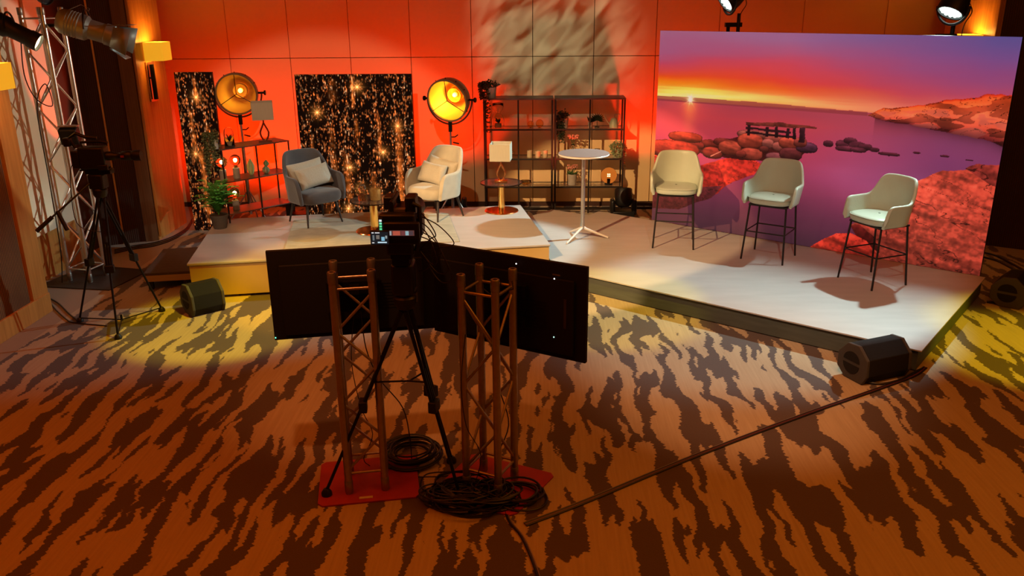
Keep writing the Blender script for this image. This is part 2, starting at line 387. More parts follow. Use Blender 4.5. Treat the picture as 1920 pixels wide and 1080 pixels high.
# wall lamps
def sconce(loc, rz, label, pw):
    """fixed to a wall whose outward normal is +X"""
    t = thing('wall_lamp', label, 'wall lamp', loc, rz, 'wall lamps on the oak pillars')
    s = MB()
    for c, d in [((.26, 0, 0), (.008, .26, .23)), ((.14, -.13, 0), (.244, .008, .23)), ((.14, .13, 0), (.244, .008, .23)), ((.022, 0, 0), (.008, .26, .23))]: s.box(c, d)
    s.build('lamp_shade', mat('lit_yellow_shade', (.85, .6, .12), .7, em=(1, .50, .02), ems=.62, var=(6, .08)), t, bevel=.003)
    MB().box((.012, 0, -.38), (.02, .22, .50)).build('back_plate', mat('mirror_plate', (.55, .35, .22), .12, .9, var=(6, .1)), t, bevel=.003)
    MB().tube((.06, -.05, -.16), (.06, -.05, -.60), .028, n=16).build('rod', BLKM, t)
    MB().tube((.0, -.05, -.33), (.08, -.05, -.33), .012).build('bracket', BLKM, t)
    MB().tube((.02, 0, -.02), (.16, 0, -.02), .008).build('lamp_arm', BLKM, t)
    MB().ball((.16, 0, 0), .035).build('bulb', mat('lit_sconce_bulb', (1, .8, .4), .4, em=(1, .60, .15), ems=14), t)
    c, s_ = cos(rz), sin(rz)
    for dz, k in ((.09, 1), (-.1, .35)):
        l = point('lamp_light', (loc[0]+c*.16, loc[1]+s_*.16, loc[2]+dz), pw*k, (1, .44, .07), .05); attach(l, t)
    return t
sconce((-5.03, 11.12, 2.40), 0, 'yellow box-shaped wall lamp on the oak pillar left of the back wall', 9)
sconce((-5.03, 7.62, 2.38), 0, 'yellow box-shaped wall lamp cut by the left edge of the photo', 5)
sconce((5.45, 11.0, 2.42), pi, 'wall lamp just peeping over the right end of the sunset backdrop', 11)

# ================================================================== STAGES
ls = thing('stage_platform', 'taller rectangular stage platform with amber front carrying the armchairs', 'stage')
LSP = [(-3.67, 8.33), (.149, 9.075), (-.222, 10.98), (-4.045, 10.235)]
MB().prism([(p_[0], p_[1]) for p_ in [(-3.655, 8.35), (.135, 9.09), (-.235, 10.965), (-4.03, 10.225)]], .03, .375).build('skirt_board', STAGEF, ls)
MB().prism(LSP, .375, .40).build('deck', STAGEM, ls, bevel=.006)
rs = thing('stage_platform', 'low wide stage platform with pale vinyl top carrying the bar stools', 'stage')
RSP = [(3.197, 6.551), (4.69, 8.51), (.857, 11.435), (.704, 11.208), (.201, 11.549), (-.085, 11.16), (-.05, 10.18), (.160, 9.078), (-.08, 9.02)]
RSS = [(3.187, 6.585), (4.66, 8.51), (.857, 11.405), (.704, 11.178), (.201, 11.519), (-.075, 11.14), (-.04, 10.18), (.162, 9.10), (-.05, 9.03)]
MB().prism(RSP, .188, .20).build('deck', STAGEM, rs)
MB().prism(RSS, .01, .187).build('skirt', SKIRT, rs)
# small step left of the stage
st = thing('stage_step', 'low dark step platform left of the taller stage', 'step', (-4.14, 9.15, 0), R(11))
MB().box((0, 0, .185), (.50, .98, .03)).build('tread', STEPM, st, bevel=.004)
MB().box((0, 0, .135), (.50, .98, .07)).build('frame', LWOOD, st, bevel=.003)
for sx, sy in ((-1, -1), (1, -1), (-1, 1), (1, 1)): MB().box((sx*.2, sy*.43, .05), (.05, .05, .10)).build('leg', BLK, st)

# rug
e1 = (Vector((-2.77, 8.87))-Vector((-3.03, 10.06)))
rg = MB().prism([(-2.775, 8.80), (-.875, 9.17), (-1.135, 10.50), (-3.035, 10.13)], .4, .412).build('rug', RUGM, None, bevel=.004)
tag(rg, 'grey-beige rug under the armchairs on the taller stage', 'rug')

# ================================================================== BACKDROP PICTURES (flat prints with an added glow, painted as colours on a fine grid)
rng = np.random.default_rng(3)
def vnoise(U, V, fx, fy, oct=4, seed=0):
    out = np.zeros_like(U); amp = 1; tot = 0
    for o_ in range(oct):
        r_ = np.random.default_rng(seed*17+o_); n = 256; T_ = r_.random((n, n))
        x = U*fx*2**o_; y = V*fy*2**o_; xi = np.floor(x).astype(int); yi = np.floor(y).astype(int); a = x-xi; b = y-yi
        a = a*a*(3-2*a); b = b*b*(3-2*b); g_ = lambda i, j: T_[(yi+j) % n, (xi+i) % n]
        out += amp*((g_(0, 0)*(1-a)+g_(1, 0)*a)*(1-b)+(g_(0, 1)*(1-a)+g_(1, 1)*a)*b); tot += amp; amp *= .5
    return out/tot
def lin(c): c = np.array(c, float)/255; return np.where(c <= .04045, c/12.92, ((c+.055)/1.055)**2.4)
def picture_mesh(name, img, wid, hei, matr, thick, parent, edge):
    ny, nx, _ = img.shape
    me = bpy.data.meshes.new(name); X, Z = np.meshgrid(np.linspace(-wid/2, wid/2, nx), np.linspace(hei, 0, ny))
    co = np.stack([X, np.full_like(X, -thick/2-.001), Z], -1).reshape(-1, 3)
    i = np.arange(ny*nx).reshape(ny, nx); q = np.stack([i[1:, :-1], i[1:, 1:], i[:-1, 1:], i[:-1, :-1]], -1).reshape(-1, 4)
    me.vertices.add(len(co)); me.vertices.foreach_set('co', co.ravel())
    me.loops.add(q.size); me.loops.foreach_set('vertex_index', q.ravel().astype(np.int32))
    me.polygons.add(len(q)); me.polygons.foreach_set('loop_start', np.arange(0, q.size, 4, dtype=np.int32)); me.update()
    at = me.color_attributes.new('Col', 'FLOAT_COLOR', 'POINT')
    c4 = np.ones((ny*nx, 4)); c4[:, :3] = img.reshape(-1, 3); at.data.foreach_set('color', c4.ravel())
    me.materials.append(matr); o = bpy.data.objects.new(name, me); C.objects.link(o); o.parent = parent
    return o

def sunset_picture(nx=660, ny=400):
    U, V = np.meshgrid(np.linspace(0, 1, nx), np.linspace(0, 1, ny)); img = np.zeros((ny, nx, 3))
    def stops(V_, st_):
        vs_ = [s_[0] for s_ in st_]; return np.stack([np.interp(V_, vs_, [s_[1][k] for s_ in st_]) for k in range(3)], -1)
    n1 = vnoise(U+.15*V, V, 2.5, 7, 4, 1); n2 = vnoise(U, V, 3, 22, 4, 2)
    Vs = V+(n1-.5)*.13
    left = stops(Vs, [(0, (176, 122, 160)), (.08, (180, 100, 145)), (.14, (205, 80, 110)), (.2, (228, 80, 75)), (.24, (243, 90, 30)), (.28, (252, 140, 20)), (.33, (255, 190, 80))])
    mid = stops(Vs, [(0, (170, 116, 170)), (.1, (195, 98, 140)), (.17, (222, 82, 105)), (.24, (238, 74, 70)), (.28, (248, 100, 50)), (.34, (250, 150, 80))])
    right = stops(Vs, [(0, (95, 95, 175)), (.1, (130, 90, 165)), (.18, (150, 85, 150)), (.26, (190, 85, 125)), (.34, (225, 120, 125))])
    t = np.clip(U*2, 0, 1)[..., None]; t2 = np.clip((U-.42)*1.9, 0, 1)[..., None]
    img = (left*(1-t)+mid*t)*(1-t2)+right*t2
    # bright cloud bands by the sun
    n4 = vnoise(U+V*.3, V, 2.2, 34, 4, 61); band = np.exp(-((V-.300-.05*(n1-.5))/.036)**2)*np.clip(1.15-U*1.45, 0, 1)*np.clip(n4*3.4-1.35, 0, 1.3)
    img += band[..., None]*np.array([60, 110, 70])
    pk = np.exp(-((V-.30)/.02)**2)*np.clip((U-.62)*4, 0, 1)*np.clip(n2*2-.6, 0, 1); img += pk[..., None]*np.array([60, 45, 30])
    glow = np.exp(-(((U-.118)/.10)**2+((V-.335)/.06)**2)); img += glow[..., None]*np.array([40, 85, 25])
    # sea
    hz = .341+.004*np.sin(U*7)
    sea = V > hz
    d = (V-hz)/(1-.341)
    n3 = vnoise(U+.4*V, V, 3, 12, 4, 5)
    s1 = stops(d+(n3-.5)*.10, [(0, (176, 72, 92)), (.1, (196, 70, 84)), (.3, (188, 66, 92)), (.5, (158, 58, 94)), (.72, (112, 50, 78)), (1, (70, 44, 58))])
    s2 = stops(d+(n3-.5)*.10, [(0, (180, 82, 108)), (.15, (150, 78, 128)), (.3, (136, 70, 124)), (.45, (122, 64, 112)), (.6, (146, 66, 108)), (1, (84, 46, 76))])
    tt = np.clip((U-.45)*2.4, 0, 1)[..., None]; S = s1*(1-tt)+s2*tt
    mist = np.exp(-((V-.62-.2*(U-.6))/.12)**2)*np.clip(vnoise(U, V, 3, 4, 3, 9)*2-.6, 0, 1)*np.clip((U-.42)*5, 0, 1)
    S += mist[..., None]*np.array([25, 20, 30])
    refl = np.exp(-((U-.118)/.022)**2)*np.exp(-(V-.345)/.07)*(.6+.7*n2); S += refl[..., None]*np.array([90, 95, 0])
    refl = np.exp(-((U-.10)/.09)**2)*np.exp(-(V-.345)/.12); S += refl[..., None]*np.array([45, 15, 0])
    img = np.where(sea[..., None], S, img)
    # far low land under the sun
    land = (V > .341-.014*np.clip(1-((U-.2)/.55)**2, 0, 1)-.008*(vnoise(U, V*0, 12, 1, 3, 4)-.4)) & (V < .352) & (U < .66)
    img[land] = img[land]*.25+np.array([150, 62, 70])*.75
    sun = np.exp(-(((U-.118)/.009)**2+((V-.337)/.014)**2)**.8); img += sun[..., None]*np.array([120, 200, 190])
    for a in range(8):
        an = a*pi/4+.2; x = (U-.118)*1.64; y = V-.337; al = x*cos(an)+y*sin(an); pe = -x*sin(an)+y*cos(an)
        img += (np.exp(-(pe/.0022)**2)*np.exp(-np.abs(al)/.018))[..., None]*np.array([70, 90, 50])
    # headland on the right
    nt_ = vnoise(U, V, 14, 14, 4, 11); nc = vnoise(U+.5*V, V*1.6, 24, 30, 3, 12)
    top = np.interp(U, [.655, .70, .78, .858, .90, .942, 1.01], [.352, .315, .292, .262, .252, .232, .222])+(vnoise(U, V*0, 40, 1, 2, 13)-.5)*.014
    bot = np.interp(U, [.655, .70, .816, .90, .968, 1.01], [.352, .366, .385, .405, .42, .44])+(vnoise(U, V*0, 30, 1, 2, 14)-.5)*.01
    hl = (V > top) & (V < bot) & (U > .657)
    k = (V-top)/(bot-top+1e-6)
    col = stops(k, [(0, (150, 36, 20)), (.08, (215, 80, 38)), (.5, (205, 90, 62)), (.8, (165, 66, 50)), (1, (70, 22, 30))])
    crack = np.abs(nc-.5) < .013
    fac = vnoise(U+V*1.5, V*1.2-U*.5, 16, 26, 2, 15); col = col*(.45+.75*nt_+.5*(fac > .5))[..., None]; col[crack] *= .4; pch = (fac > .62) & (k > .25); col[pch] = col[pch]*.6+np.array([150, 95, 90])*.4
    img[hl] = col[hl]
    # dark reflection under headland
    rf = np.exp(-np.clip(V-bot, 0, 1)/.03)*(U > .68)*(V > bot)*.35; img *= (1-rf)[..., None]
    # rocks
    gn = vnoise(U, V, 60, 40, 3, 21); gl = vnoise(U, V, 16, 16, 4, 22); ribs = vnoise(U+.8*V, V*2.4-U*.7, 22, 34, 4, 23)
    def rock(cu, cv, ru, rv, c=(200, 78, 58), p_=2.6, tilt=0, dark=.35):
        x = (U-cu); y = (V-cv)-tilt*x; x = x/ru; y = y/rv
        rr_ = (np.abs(x)**p_+np.abs(y)**p_)+(gl-.5)*.9+(gn-.5)*.25
        ins = rr_ < 1
        sh = np.clip(1.12-.62*(y+1)/2*1.3-.25*np.clip(rr_-.5, 0, 1), dark, 1.25)*(.55+.5*ribs+.45*(gn-.3))
        cc = np.array(c)[None, None]*sh[..., None]*1.12
        rim = np.clip((rr_-.82)/.18, 0, 1)[..., None]*.55
        img[ins] = (cc*(1-rim))[ins]
    # left shore slab and boulders
    def poly(pts, c, seed, ribw=.5, edge=.0):
        x = np.array([p_[0] for p_ in pts]); y = np.array([p_[1] for p_ in pts]); ins = np.zeros(U.shape, bool)
        uu = U+(gl-.5)*.012; vv = V+(gl-.5)*.02
        j = len(x)-1
        for i_ in range(len(x)):
            cond = ((y[i_] > vv) != (y[j] > vv)) & (uu < (x[j]-x[i_])*(vv-y[i_])/(y[j]-y[i_]+1e-9)+x[i_]); ins ^= cond; j = i_
        rib = vnoise(U*1.0+V*.9, V-U*.35, 9, 34, 5, seed); gg = vnoise(U, V, 110, 70, 2, seed+1)
        ymin = y.min(); sh = (1.15-.45*(V-ymin)/(y.max()-ymin))*(1-ribw/2+ribw*rib)*(.68+.64*gg)
        ck = vnoise(U+V*.7, V-U*.5, 7, 16, 4, seed+2); sh = sh*np.where(np.abs(ck-.5) < .008, .45, 1)
        img[ins] = (np.array(c)[None, None]*sh[..., None])[ins]
    poly([(-.02, .60), (.05, .55), (.10, .54), (.155, .60), (.165, .70), (.12, .82), (-.02, .86)], (192, 60, 46), 31, .8)
    poly([(.12, .72), (.17, .665), (.26, .61), (.34, .605), (.375, .63), (.35, .68), (.28, .73), (.23, .80), (.10, .88), (.02, .88)], (192, 48, 38), 33, .9)
    poly([(-.02, .82), (.12, .80), (.25, .76), (.20, .84), (.10, .92), (-.02, .93)], (92, 34, 40), 35)
    poly([(.13, .60), (.17, .55), (.29, .50), (.34, .47), (.42, .475), (.47, .50), (.50, .54), (.47, .60), (.40, .61), (.28, .615)], (84, 26, 28), 37, .8)
    for a in [(.356, .487, .072, .024, (176, 92, 80)), (.204, .548, .04, .02, (150, 52, 44)), (.145, .565, .03, .02, (140, 44, 40)), (.108, .530, .062, .026, (198, 66, 46)), (.07, .60, .09, .05, (196, 62, 46)),
              (.206, .596, .034, .03, (170, 60, 48)), (.235, .535, .03, .02, (150, 56, 48)), (.30, .535, .02, .02, (120, 40, 40)), (.262, .560, .040, .037, (206, 84, 62)), (.326, .520, .042, .038, (200, 78, 58)), (.40, .50, .03, .018, (170, 80, 70)),
              (.335, .580, .040, .032, (204, 84, 66)), (.382, .522, .018, .024, (190, 100, 90)), (.300, .585, .018, .018, (160, 60, 50)), (.422, .530, .026, .022, (188, 96, 86)), (.445, .508, .028, .028, (194, 78, 60)), (.372, .55, .016, .016, (140, 60, 54)),
              (.413, .582, .038, .022, (150, 78, 84)), (.455, .560, .034, .030, (120, 50, 54)), (.502, .520, .032, .026, (96, 50, 74)), (.480, .500, .02, .022, (160, 66, 58))]:
        rock(*a)
    for a in [(.561, .493, .016, .016), (.600, .488, .018, .018), (.622, .470, .018, .014), (.640, .490, .02, .02), (.665, .492, .02, .016), (.61, .508, .028, .012), (.648, .508, .022, .012), (.69, .500, .014, .012), (.728, .513, .03, .008), (.80, .495, .01, .004), (.87, .498, .012, .005), (.93, .505, .01, .004)]:
        rock(*a, c=(104, 44, 62))
    # wooden jetty
    def quad(pts, c): poly(pts, c, 51, .3)
    quad([(.307, .424), (.42, .412), (.526, .424), (.526, .434), (.48, .436), (.40, .434), (.307, .438)], (118, 52, 44))
    quad([(.307, .444), (.45, .452), (.45, .462), (.307, .456)], (52, 24, 32)); quad([(.307, .466), (.46, .472), (.46, .482), (.307, .476)], (44, 20, 28))
    for x in (.312, .37, .40, .435, .455): quad([(x, .436), (x+.01, .436), (x+.01, .485), (x, .485)], (40, 18, 26))
    quad([(.478, .434), (.495, .434), (.492, .50), (.474, .50)], (54, 24, 34))
    # right boulders
    poly([(.648, .86), (.70, .80), (.76, .70), (.799, .645), (.845, .575), (.869, .557), (.925, .55), (.95, .525), (1.02, .515), (1.02, 1.02), (.70, 1.02), (.68, .92)], (205, 80, 62), 41, 1.1)
    poly([(.925, .545), (.95, .522), (1.02, .512), (1.02, .62), (.97, .585)], (150, 56, 50), 43, .7)
    poly([(.648, .86), (.675, .85), (.72, .90), (.74, .97), (.68, .93)], (96, 26, 24), 45, .5)
    poly([(.535, 1.02), (.57, .955), (.61, .915), (.655, .90), (.70, .925), (.735, .98), (.75, 1.02)], (192, 54, 40), 47, .9)
    # branch
    m_ = (np.abs((V-.60)+(U-.215)*.9) < .003) & (U > .20) & (U < .235); img[m_] = (205, 120, 100)
    return lin(np.clip(img, 0, 255))

bd = thing('backdrop_screen', 'wide flat backdrop printed with a red and purple sunset over a rocky shore', 'backdrop', (3.102, 9.775, .2), -.655)
img = sunset_picture()
picture_mesh('picture', img, 3.94, 2.41, colattr_mat('glowing_sunset_print', .55, .52), .05, bd, None)  # emission added so the picture glows like a backlit display
MB().box((0, 0, 1.205), (3.94, .05, 2.41)).build('frame', BLKM, bd)
for x in (-1.4, 0, 1.4):
    MB().tube((x, .05, 2.3), (x, .42, .0), .02).tube((x, .05, .03), (x, .42, .0), .02).build('brace', BLKM, bd)

def glitter_picture(nx, ny, seed, stars, cols):
    r_ = np.random.default_rng(seed); asp = ny/nx; img = np.zeros((ny, nx, 3))
    Y, X = np.mgrid[0:ny, 0:nx]; img += np.array([.0035, .0012, .0006])
    U = X/nx; V = Y/ny
    # glowing streaks
    for cu, v0, v1, wd, st_ in cols:
        wob = (vnoise(U*0+.5, V, 1, 5, 2, int(cu*97)+seed)-.5)*.02
        img += (np.exp(-((U-cu-wob)/wd)**2)*np.clip((V-v0)*14, 0, 1)*np.clip((v1-V)*14, 0, 1)*st_*.42*(.1+2.6*vnoise(U, V, 3, 44, 3, int(cu*53)+seed)**3))[..., None]*np.array([1, .24, .03])
    fine = vnoise(U, V, nx/5, ny/9, 2, seed+5); img += (np.clip(fine-.66, 0, 1)*1.6)[..., None]*np.array([1, .28, .07])
    N_ = int(nx*ny/78)
    cx = r_.random(N_)*nx; cy = r_.random(N_)*ny
    # gather half of them into vertical strings
    k_ = N_*2//3; strings = r_.random(max(12, nx//9))*nx; cx[:k_] = strings[r_.integers(0, len(strings), k_)]+r_.normal(0, 1.2, k_)
    ex = []; ey = []
    for cu, v0, v1, wd, st_ in cols:
        n_ = int(90*st_*(v1-v0)*ny/430)+6; ex.append((cu+r_.normal(0, wd*1.0+.004, n_))*nx); ey.append(r_.uniform(v0, v1, n_)*ny)
    ne = sum(map(len, ex)); cx = np.concatenate([cx]+ex); cy = np.concatenate([cy]+ey)
    for q_, (x, y) in enumerate(zip(cx, cy)):
        sx = r_.uniform(.55, 1.25); sy = sx*r_.uniform(1.2, 3.2)*(1.7 if q_ >= len(cx)-ne else 1); a = r_.choice([.12, .3, .8, 1.5], p=[.46, .3, .18, .06])
        x0, x1, y0, y1 = int(max(0, x-5)), int(min(nx, x+6)), int(max(0, y-8)), int(min(ny, y+9))
        if x1 <= x0 or y1 <= y0: continue
        g_ = np.exp(-((X[y0:y1, x0:x1]-x)/sx)**2-((Y[y0:y1, x0:x1]-y)/sy)**2)
        c_ = np.array([1, .22, .04]) if r_.random() < .6 else np.array([1, .52, .24])
        img[y0:y1, x0:x1] += (g_*a)[..., None]*c_
    for su, sv, s_ in stars:
        x = X-su*nx; y = Y-sv*ny; d = np.sqrt(x*x+y*y)+.5
        img += (s_*np.exp(-d/5))[..., None]*np.array([1, .35, .06])
        for an in (0, pi/4, pi/2, 3*pi/4):
            al = x*cos(an)+y*sin(an); pe = -x*sin(an)+y*cos(an)
            img += (s_*np.exp(-(pe/.8)**2)*np.exp(-np.abs(al)/6))[..., None]*np.array([1, .5, .15])
    return np.clip(img, 0, 1.6)
GLIT = colattr_mat('glowing_sparkle_print', .6, 1.15, .08)  # glints are painted into the colours and given an added glow
gl_ = thing('glitter_panel', 'large square black panel of orange sparkles between the armchairs', 'backdrop', (-2.45, 11.45, 0), 0, 'sparkle panels')
gim = glitter_picture(330, 440, 5, [(.17, .24, 1.2), (.53, .08, 1.4), (.42, .6, 1), (.5, .74, 1), (.72, .5, 1.1), (.86, .33, .9), (.63, .76, 1), (.73, .84, .9), (.38, .88, 1)],
    [(.49, .0, .22, .010, 2.0), (.50, .26, .46, .012, .6), (.10, .38, .6, .012, .8), (.40, .5, .98, .02, .8), (.69, .25, .55, .012, 1.0), (.86, .28, .98, .022, 1.3), (.31, .02, .2, .03, .3), (.2, .7, 1, .03, .3), (.62, .6, .9, .02, .6), (.28, .3, .7, .02, .25)])
picture_mesh('sparkle_face', gim, 1.56, 2.07, GLIT, .04, gl_, None)
MB().box((0, 0, 1.035), (1.56, .04, 2.07)).build('frame', BLKM, gl_)
for x in (-.6, .6): MB().tube((x, .02, 1.2), (x, .55, .01), .015).build('brace', BLKM, gl_)
g2 = thing('glitter_panel', 'tall narrow black panel of orange sparkles behind the potted fern', 'backdrop', (-4.49, 11.2, 0), 0, 'sparkle panels')
gim2 = glitter_picture(110, 430, 9, [(.5, .15, 1), (.3, .5, .8), (.55, .8, 1)], [(.5, .02, .2, .03, 1.2), (.3, .2, .5, .04, .7), (.45, .45, .95, .05, 1.2), (.7, .3, .6, .05, .5)])
picture_mesh('sparkle_face', gim2, .50, 2.13, GLIT, .04, g2, None)
MB().box((0, 0, 1.065), (.50, .04, 2.13)).build('frame', BLKM, g2)

# ================================================================== SEATING
def shell(P, seat_z, rx, ry, back, arm, flare, lean, phi0=2.15, z0=0, nrow=9, ncol=61, armlen=.35, tr=.98, tw=.085, er=.26):
    """wrap-round back and arms: P is an MB"""
    rows = []
    for i in range(nrow):
        t = i/(nrow-1); row = []
        for j in range(ncol):
            u = -1+2*j/(ncol-1); a = u*phi0; au = abs(a)
            s = 1/(1+math.exp((au-tr)/tw))                # 1 at the back, 0 at the arms
            h = arm+(back-arm)*s
            e = max(0, (au-(phi0-er))/er); h = seat_z+(h-seat_z)*max(0, 1-e**2.8)**.5 if e > 0 else h
            z = z0+(h-z0)*t; f = 1+flare*t*(1 if au > tr else .35+.65*(au/tr)**3)
            x = rx*math.copysign(abs(sin(a))**.85, sin(a))*f; y = ry*cos(a)*f
            if au > pi/2: y = -ry*(au-pi/2)/(phi0-pi/2)*armlen/ry*1.0
            if au > pi/2: x = math.copysign(rx*f*(1-.03*(au-pi/2)), a)
            y += lean*max(0, z-seat_z)*max(0, cos(a))
            row.append((x, y, z))
        rows.append(row)
    P.grid(rows)

def bar_stool():
    t = thing('bar_stool', '', 'bar stool', (0, 0, 0), 0, 'sage bar stools on the low stage')
    sz = .70
    for sx, sy in ((-1, -1), (1, -1), (-1, 1), (1, 1)):
        MB().tube((sx*.20, sy*.17, sz-.07), (sx*.235, sy*.225, 0), .0105, n=10).build('leg', RACKM, t)
    f = MB(); q = .325; x_, y_ = .2178, .1985
    f.path([(-x_, -y_, q), (x_, -y_, q), (x_, y_, q), (-x_, y_, q)], .008, 8, closed=True); f.build('footrest', RACKM, t)
    f = MB(); f.box((0, 0, sz-.075), (.42, .38, .018)); f.build('seat_frame', RACKM, t)
    c = MB(); pr = []
    n = 40
    def ring(k, z):
        o_ = []
        for j in range(n):
            a = 2*pi*j/n; ex = .62
            o_.append((.245*k*math.copysign(abs(cos(a))**ex, cos(a)), -.015+.235*k*math.copysign(abs(sin(a))**ex, sin(a)), z))
        return o_
    rr_ = [ring(.05, sz-.06), ring(.90, sz-.06), ring(.985, sz-.05), ring(1.0, sz-.02), ring(.985, sz+.008), ring(.93, sz+.02), ring(.5, sz+.026), ring(.05, sz+.027)]
    c.grid(rr_, closed=True); c.build('seat', LEATH, t, sub=1)
    b = MB(); shell(b, sz-.03, .255, .225, 1.085, .865, .14, .10, z0=sz-.065, phi0=2.2, armlen=.22)
    b.build('backrest', LEATH, t, solid=.034, sub=2)
    e = MB(); e.path([tuple(p_) for p_ in ring(1.0, sz+.006)], .005, 6, closed=True); e.build('piping', LEATHS, t)
    return t
s0 = bar_stool()
def fac(x, y): return (x, y, .2)
s0.location = fac(1.63, 9.79); s0.rotation_euler = (0, 0, R(-9)); s0['label'] = 'sage leather bar stool nearest the white high table'
copy_tree(s0, fac(2.62, 9.24), R(-33), 'sage leather bar stool in the middle of the row of three')
copy_tree(s0, fac(3.46, 8.38), R(-66), 'sage leather bar stool nearest the right front corner of the low stage')

def armchair(label, vel, loc, rz):
    t = thing('armchair', label, 'armchair', loc, rz, 'velvet armchairs on the rug')
    for sx, sy in ((-1, -1), (1, -1), (-1, 1), (1, 1)):
        MB().tube((sx*.19, sy*.17, .27), (sx*.235, sy*.235, 0), .019, .010, 12).build('leg', WALN, t)
    n = 44
    def ring(k, z, g_=0):
        o_ = []
        for j in range(n):
            a = 2*pi*j/n; ex = .55
            o_.append((.275*k*math.copysign(abs(cos(a))**ex, cos(a)), -.03+.285*k*math.copysign(abs(sin(a))**ex, sin(a)), z))
        return o_
    c = MB(); c.grid([ring(.05, .27), ring(.86, .27), ring(.95, .285), ring(1, .33), ring(1, .37), ring(.96, .405), ring(.85, .42), ring(.4, .43), ring(.05, .43)], closed=True)
    c.build('seat', vel, t, sub=1)
    b = MB(); shell(b, .36, .285, .25, .86, .60, .10, .16, z0=.28, phi0=2.25, armlen=.24, er=.38, tr=1.02, tw=.10)
    b.build('backrest', vel, t, solid=.05, sub=2)
    return t
armchair('dark grey velvet armchair left of the small brass table', VELG, (-2.735, 10.06, .412), R(43))
armchair('pale beige velvet armchair right of the small brass table', VELB, (-1.265, 10.34, .40), R(-37))

def cushion(label, loc, rot, w_=.48, h_=.28, d_=.13, grp=None):
    P = MB(); n, k = 20, 14; top = []; bot = []
    for i in range(k+1):
        r1, r2 = [], []
        for j in range(n+1):
            u = -1+2*j/n; v = -1+2*i/k
            x = w_/2*u*(1-.07*(1-abs(u))*0-.06*(1-v*v)*0)*(1-.05*(1-abs(v)**2)); z = h_/2*v*(1-.10*(1-abs(u)**2)*abs(v))
            th = d_/2*((1-u**4)*(1-v**4))**.55*(1+.10*sin(u*9+v*4)*(abs(u) > .5))
            r1.append((x, -th, z)); r2.append((x, th, z))
        top.append(r1); bot.append(r2)
    P.grid(top); P.grid([r_[::-1] for r_ in bot])
    o = P.build('cushion', PIL, None, sub=1); o.location = loc; o.rotation_euler = rot
    return tag(o, label, 'cushion', grp)
def chair_pt(c, rz, x, y, z): return (c[0]+cos(rz)*x-sin(rz)*y, c[1]+sin(rz)*x+cos(rz)*y, c[2]+z)
cl, rl = (-2.735, 10.06, .412), R(43); cr, rr2 = (-1.265, 10.34, .40), R(-37)
cushion('light satin cushion propped against the backrest of the dark grey armchair', chair_pt(cl, rl, -.01, .135, .60), (R(-14), R(-6), rl), .50, .29)
cushion('light satin cushion at the front in the dark grey armchair', chair_pt(cl, rl, .02, -.01, .565), (R(-26), R(-7), rl), .46, .28)
cushion('satin cushion propped against the backrest of the pale beige armchair', chair_pt(cr, rr2, .0, .135, .59), (R(-14), R(6), rr2), .50, .29)
cushion('satin cushion at the front in the pale beige armchair', chair_pt(cr, rr2, -.04, -.01, .555), (R(-26), R(4), rr2), .42, .28)

# high table
bt = thing('high_table', 'round white high table with a slim pole and three-legged foot', 'table', (.555, 10.03, .2))
MB().disc(.305, 1.03, 1.053, bev=.006, n=64).build('tabletop', WHT, bt)
MB().disc(.302, 1.053, 1.056, n=64).build('table_surface', mat('shade_toned_table_top', (.22, .155, .14), .45, var=(9, .1)), bt)  # top disc coloured darker, standing in for the lamp light it misses
MB().lathe([(.0, .12), (.028, .12), (.026, .2), (.024, 1.0), (.05, 1.025), (.05, 1.03), (0, 1.03)]).build('pole', ALU, bt)
for q_ in ((1063, 458), (1140, 447), (1070, 436)):
    v_ = gp(*q_, .2)-Vector((.555, 10.03, .2)); v_.z = .012
    MB().path([(0, 0, .15), (v_.x*.12, v_.y*.12, .125), tuple(v_)], .024, 10, r2=.011).build('leg', WHT, bt)

# brass side tables
def side_table():
    t = thing('side_table', '', 'side table', (0, 0, 0), 0, 'brass pedestal tables on the taller stage')
    MB().lathe([(0, 0), (.215, 0), (.22, .006), (.215, .014), (.05, .02), (0, .02)], n=64).build('base', COPPER, t)
    MB().lathe([(0, .02), (.046, .02), (.046, .365), (0, .365)], n=40).build('pole', GOLD, t)
    MB().disc(.265, .368, .378, bev=.002, n=64).build('tabletop', SMOKE, t)
    MB().lathe([(.262, .366), (.268, .366), (.268, .380), (.262, .380), (.262, .366)], n=64).build('rim', mat('dark_table_rim', (.05, .03, .02), .3, .8), t)
    return t
q_ = gp(703, 433, .412)
sd = side_table(); sd.location = (q_.x, q_.y, .412); sd['label'] = 'brass pedestal table between the two armchairs'
sdB = copy_tree(sd, (-.46, 10.74-.1, .40), 0, 'brass pedestal table holding a lamp near the right corner of the taller stage')
TB = Vector((q_.x, q_.y, .412+.380)); TR_ = Vector((-.46, 10.64, .40+.380))
dc = thing('decanter', 'small round glass decanter on the brass table between the armchairs', 'decanter', TB+Vector((-.115, -.02, 0)))
MB().lathe([(0, 0), (.05, 0), (.055, .03), (.05, .06), (.018, .085), (.018, .10), (.0, .10)], n=24).build('bottle', AMBERG, dc)
MB().lathe([(0, .101), (.02, .101), (.045, .13), (.045, .155), (.03, .18), (0, .185)], n=10).build('stopper', CLEAR, dc)
cb = thing('candle_holder', 'hammered gold candle holder beside the glass decanter', 'candle holder', TB+Vector((.03, 0, 0)))
MB().lathe([(0, 0), (.062, 0), (.065, .005), (.065, .125), (.058, .125), (.058, .01), (0, .01)], n=12).build('cup', mat('hammered_gold', (.85, .62, .25), .3, 1, bump=(60, .8)), cb)
MB().disc(.045, .012, .08).build('candle', mat('candle_wax', (.8, .7, .45), .5, var=(8, .05)), cb)

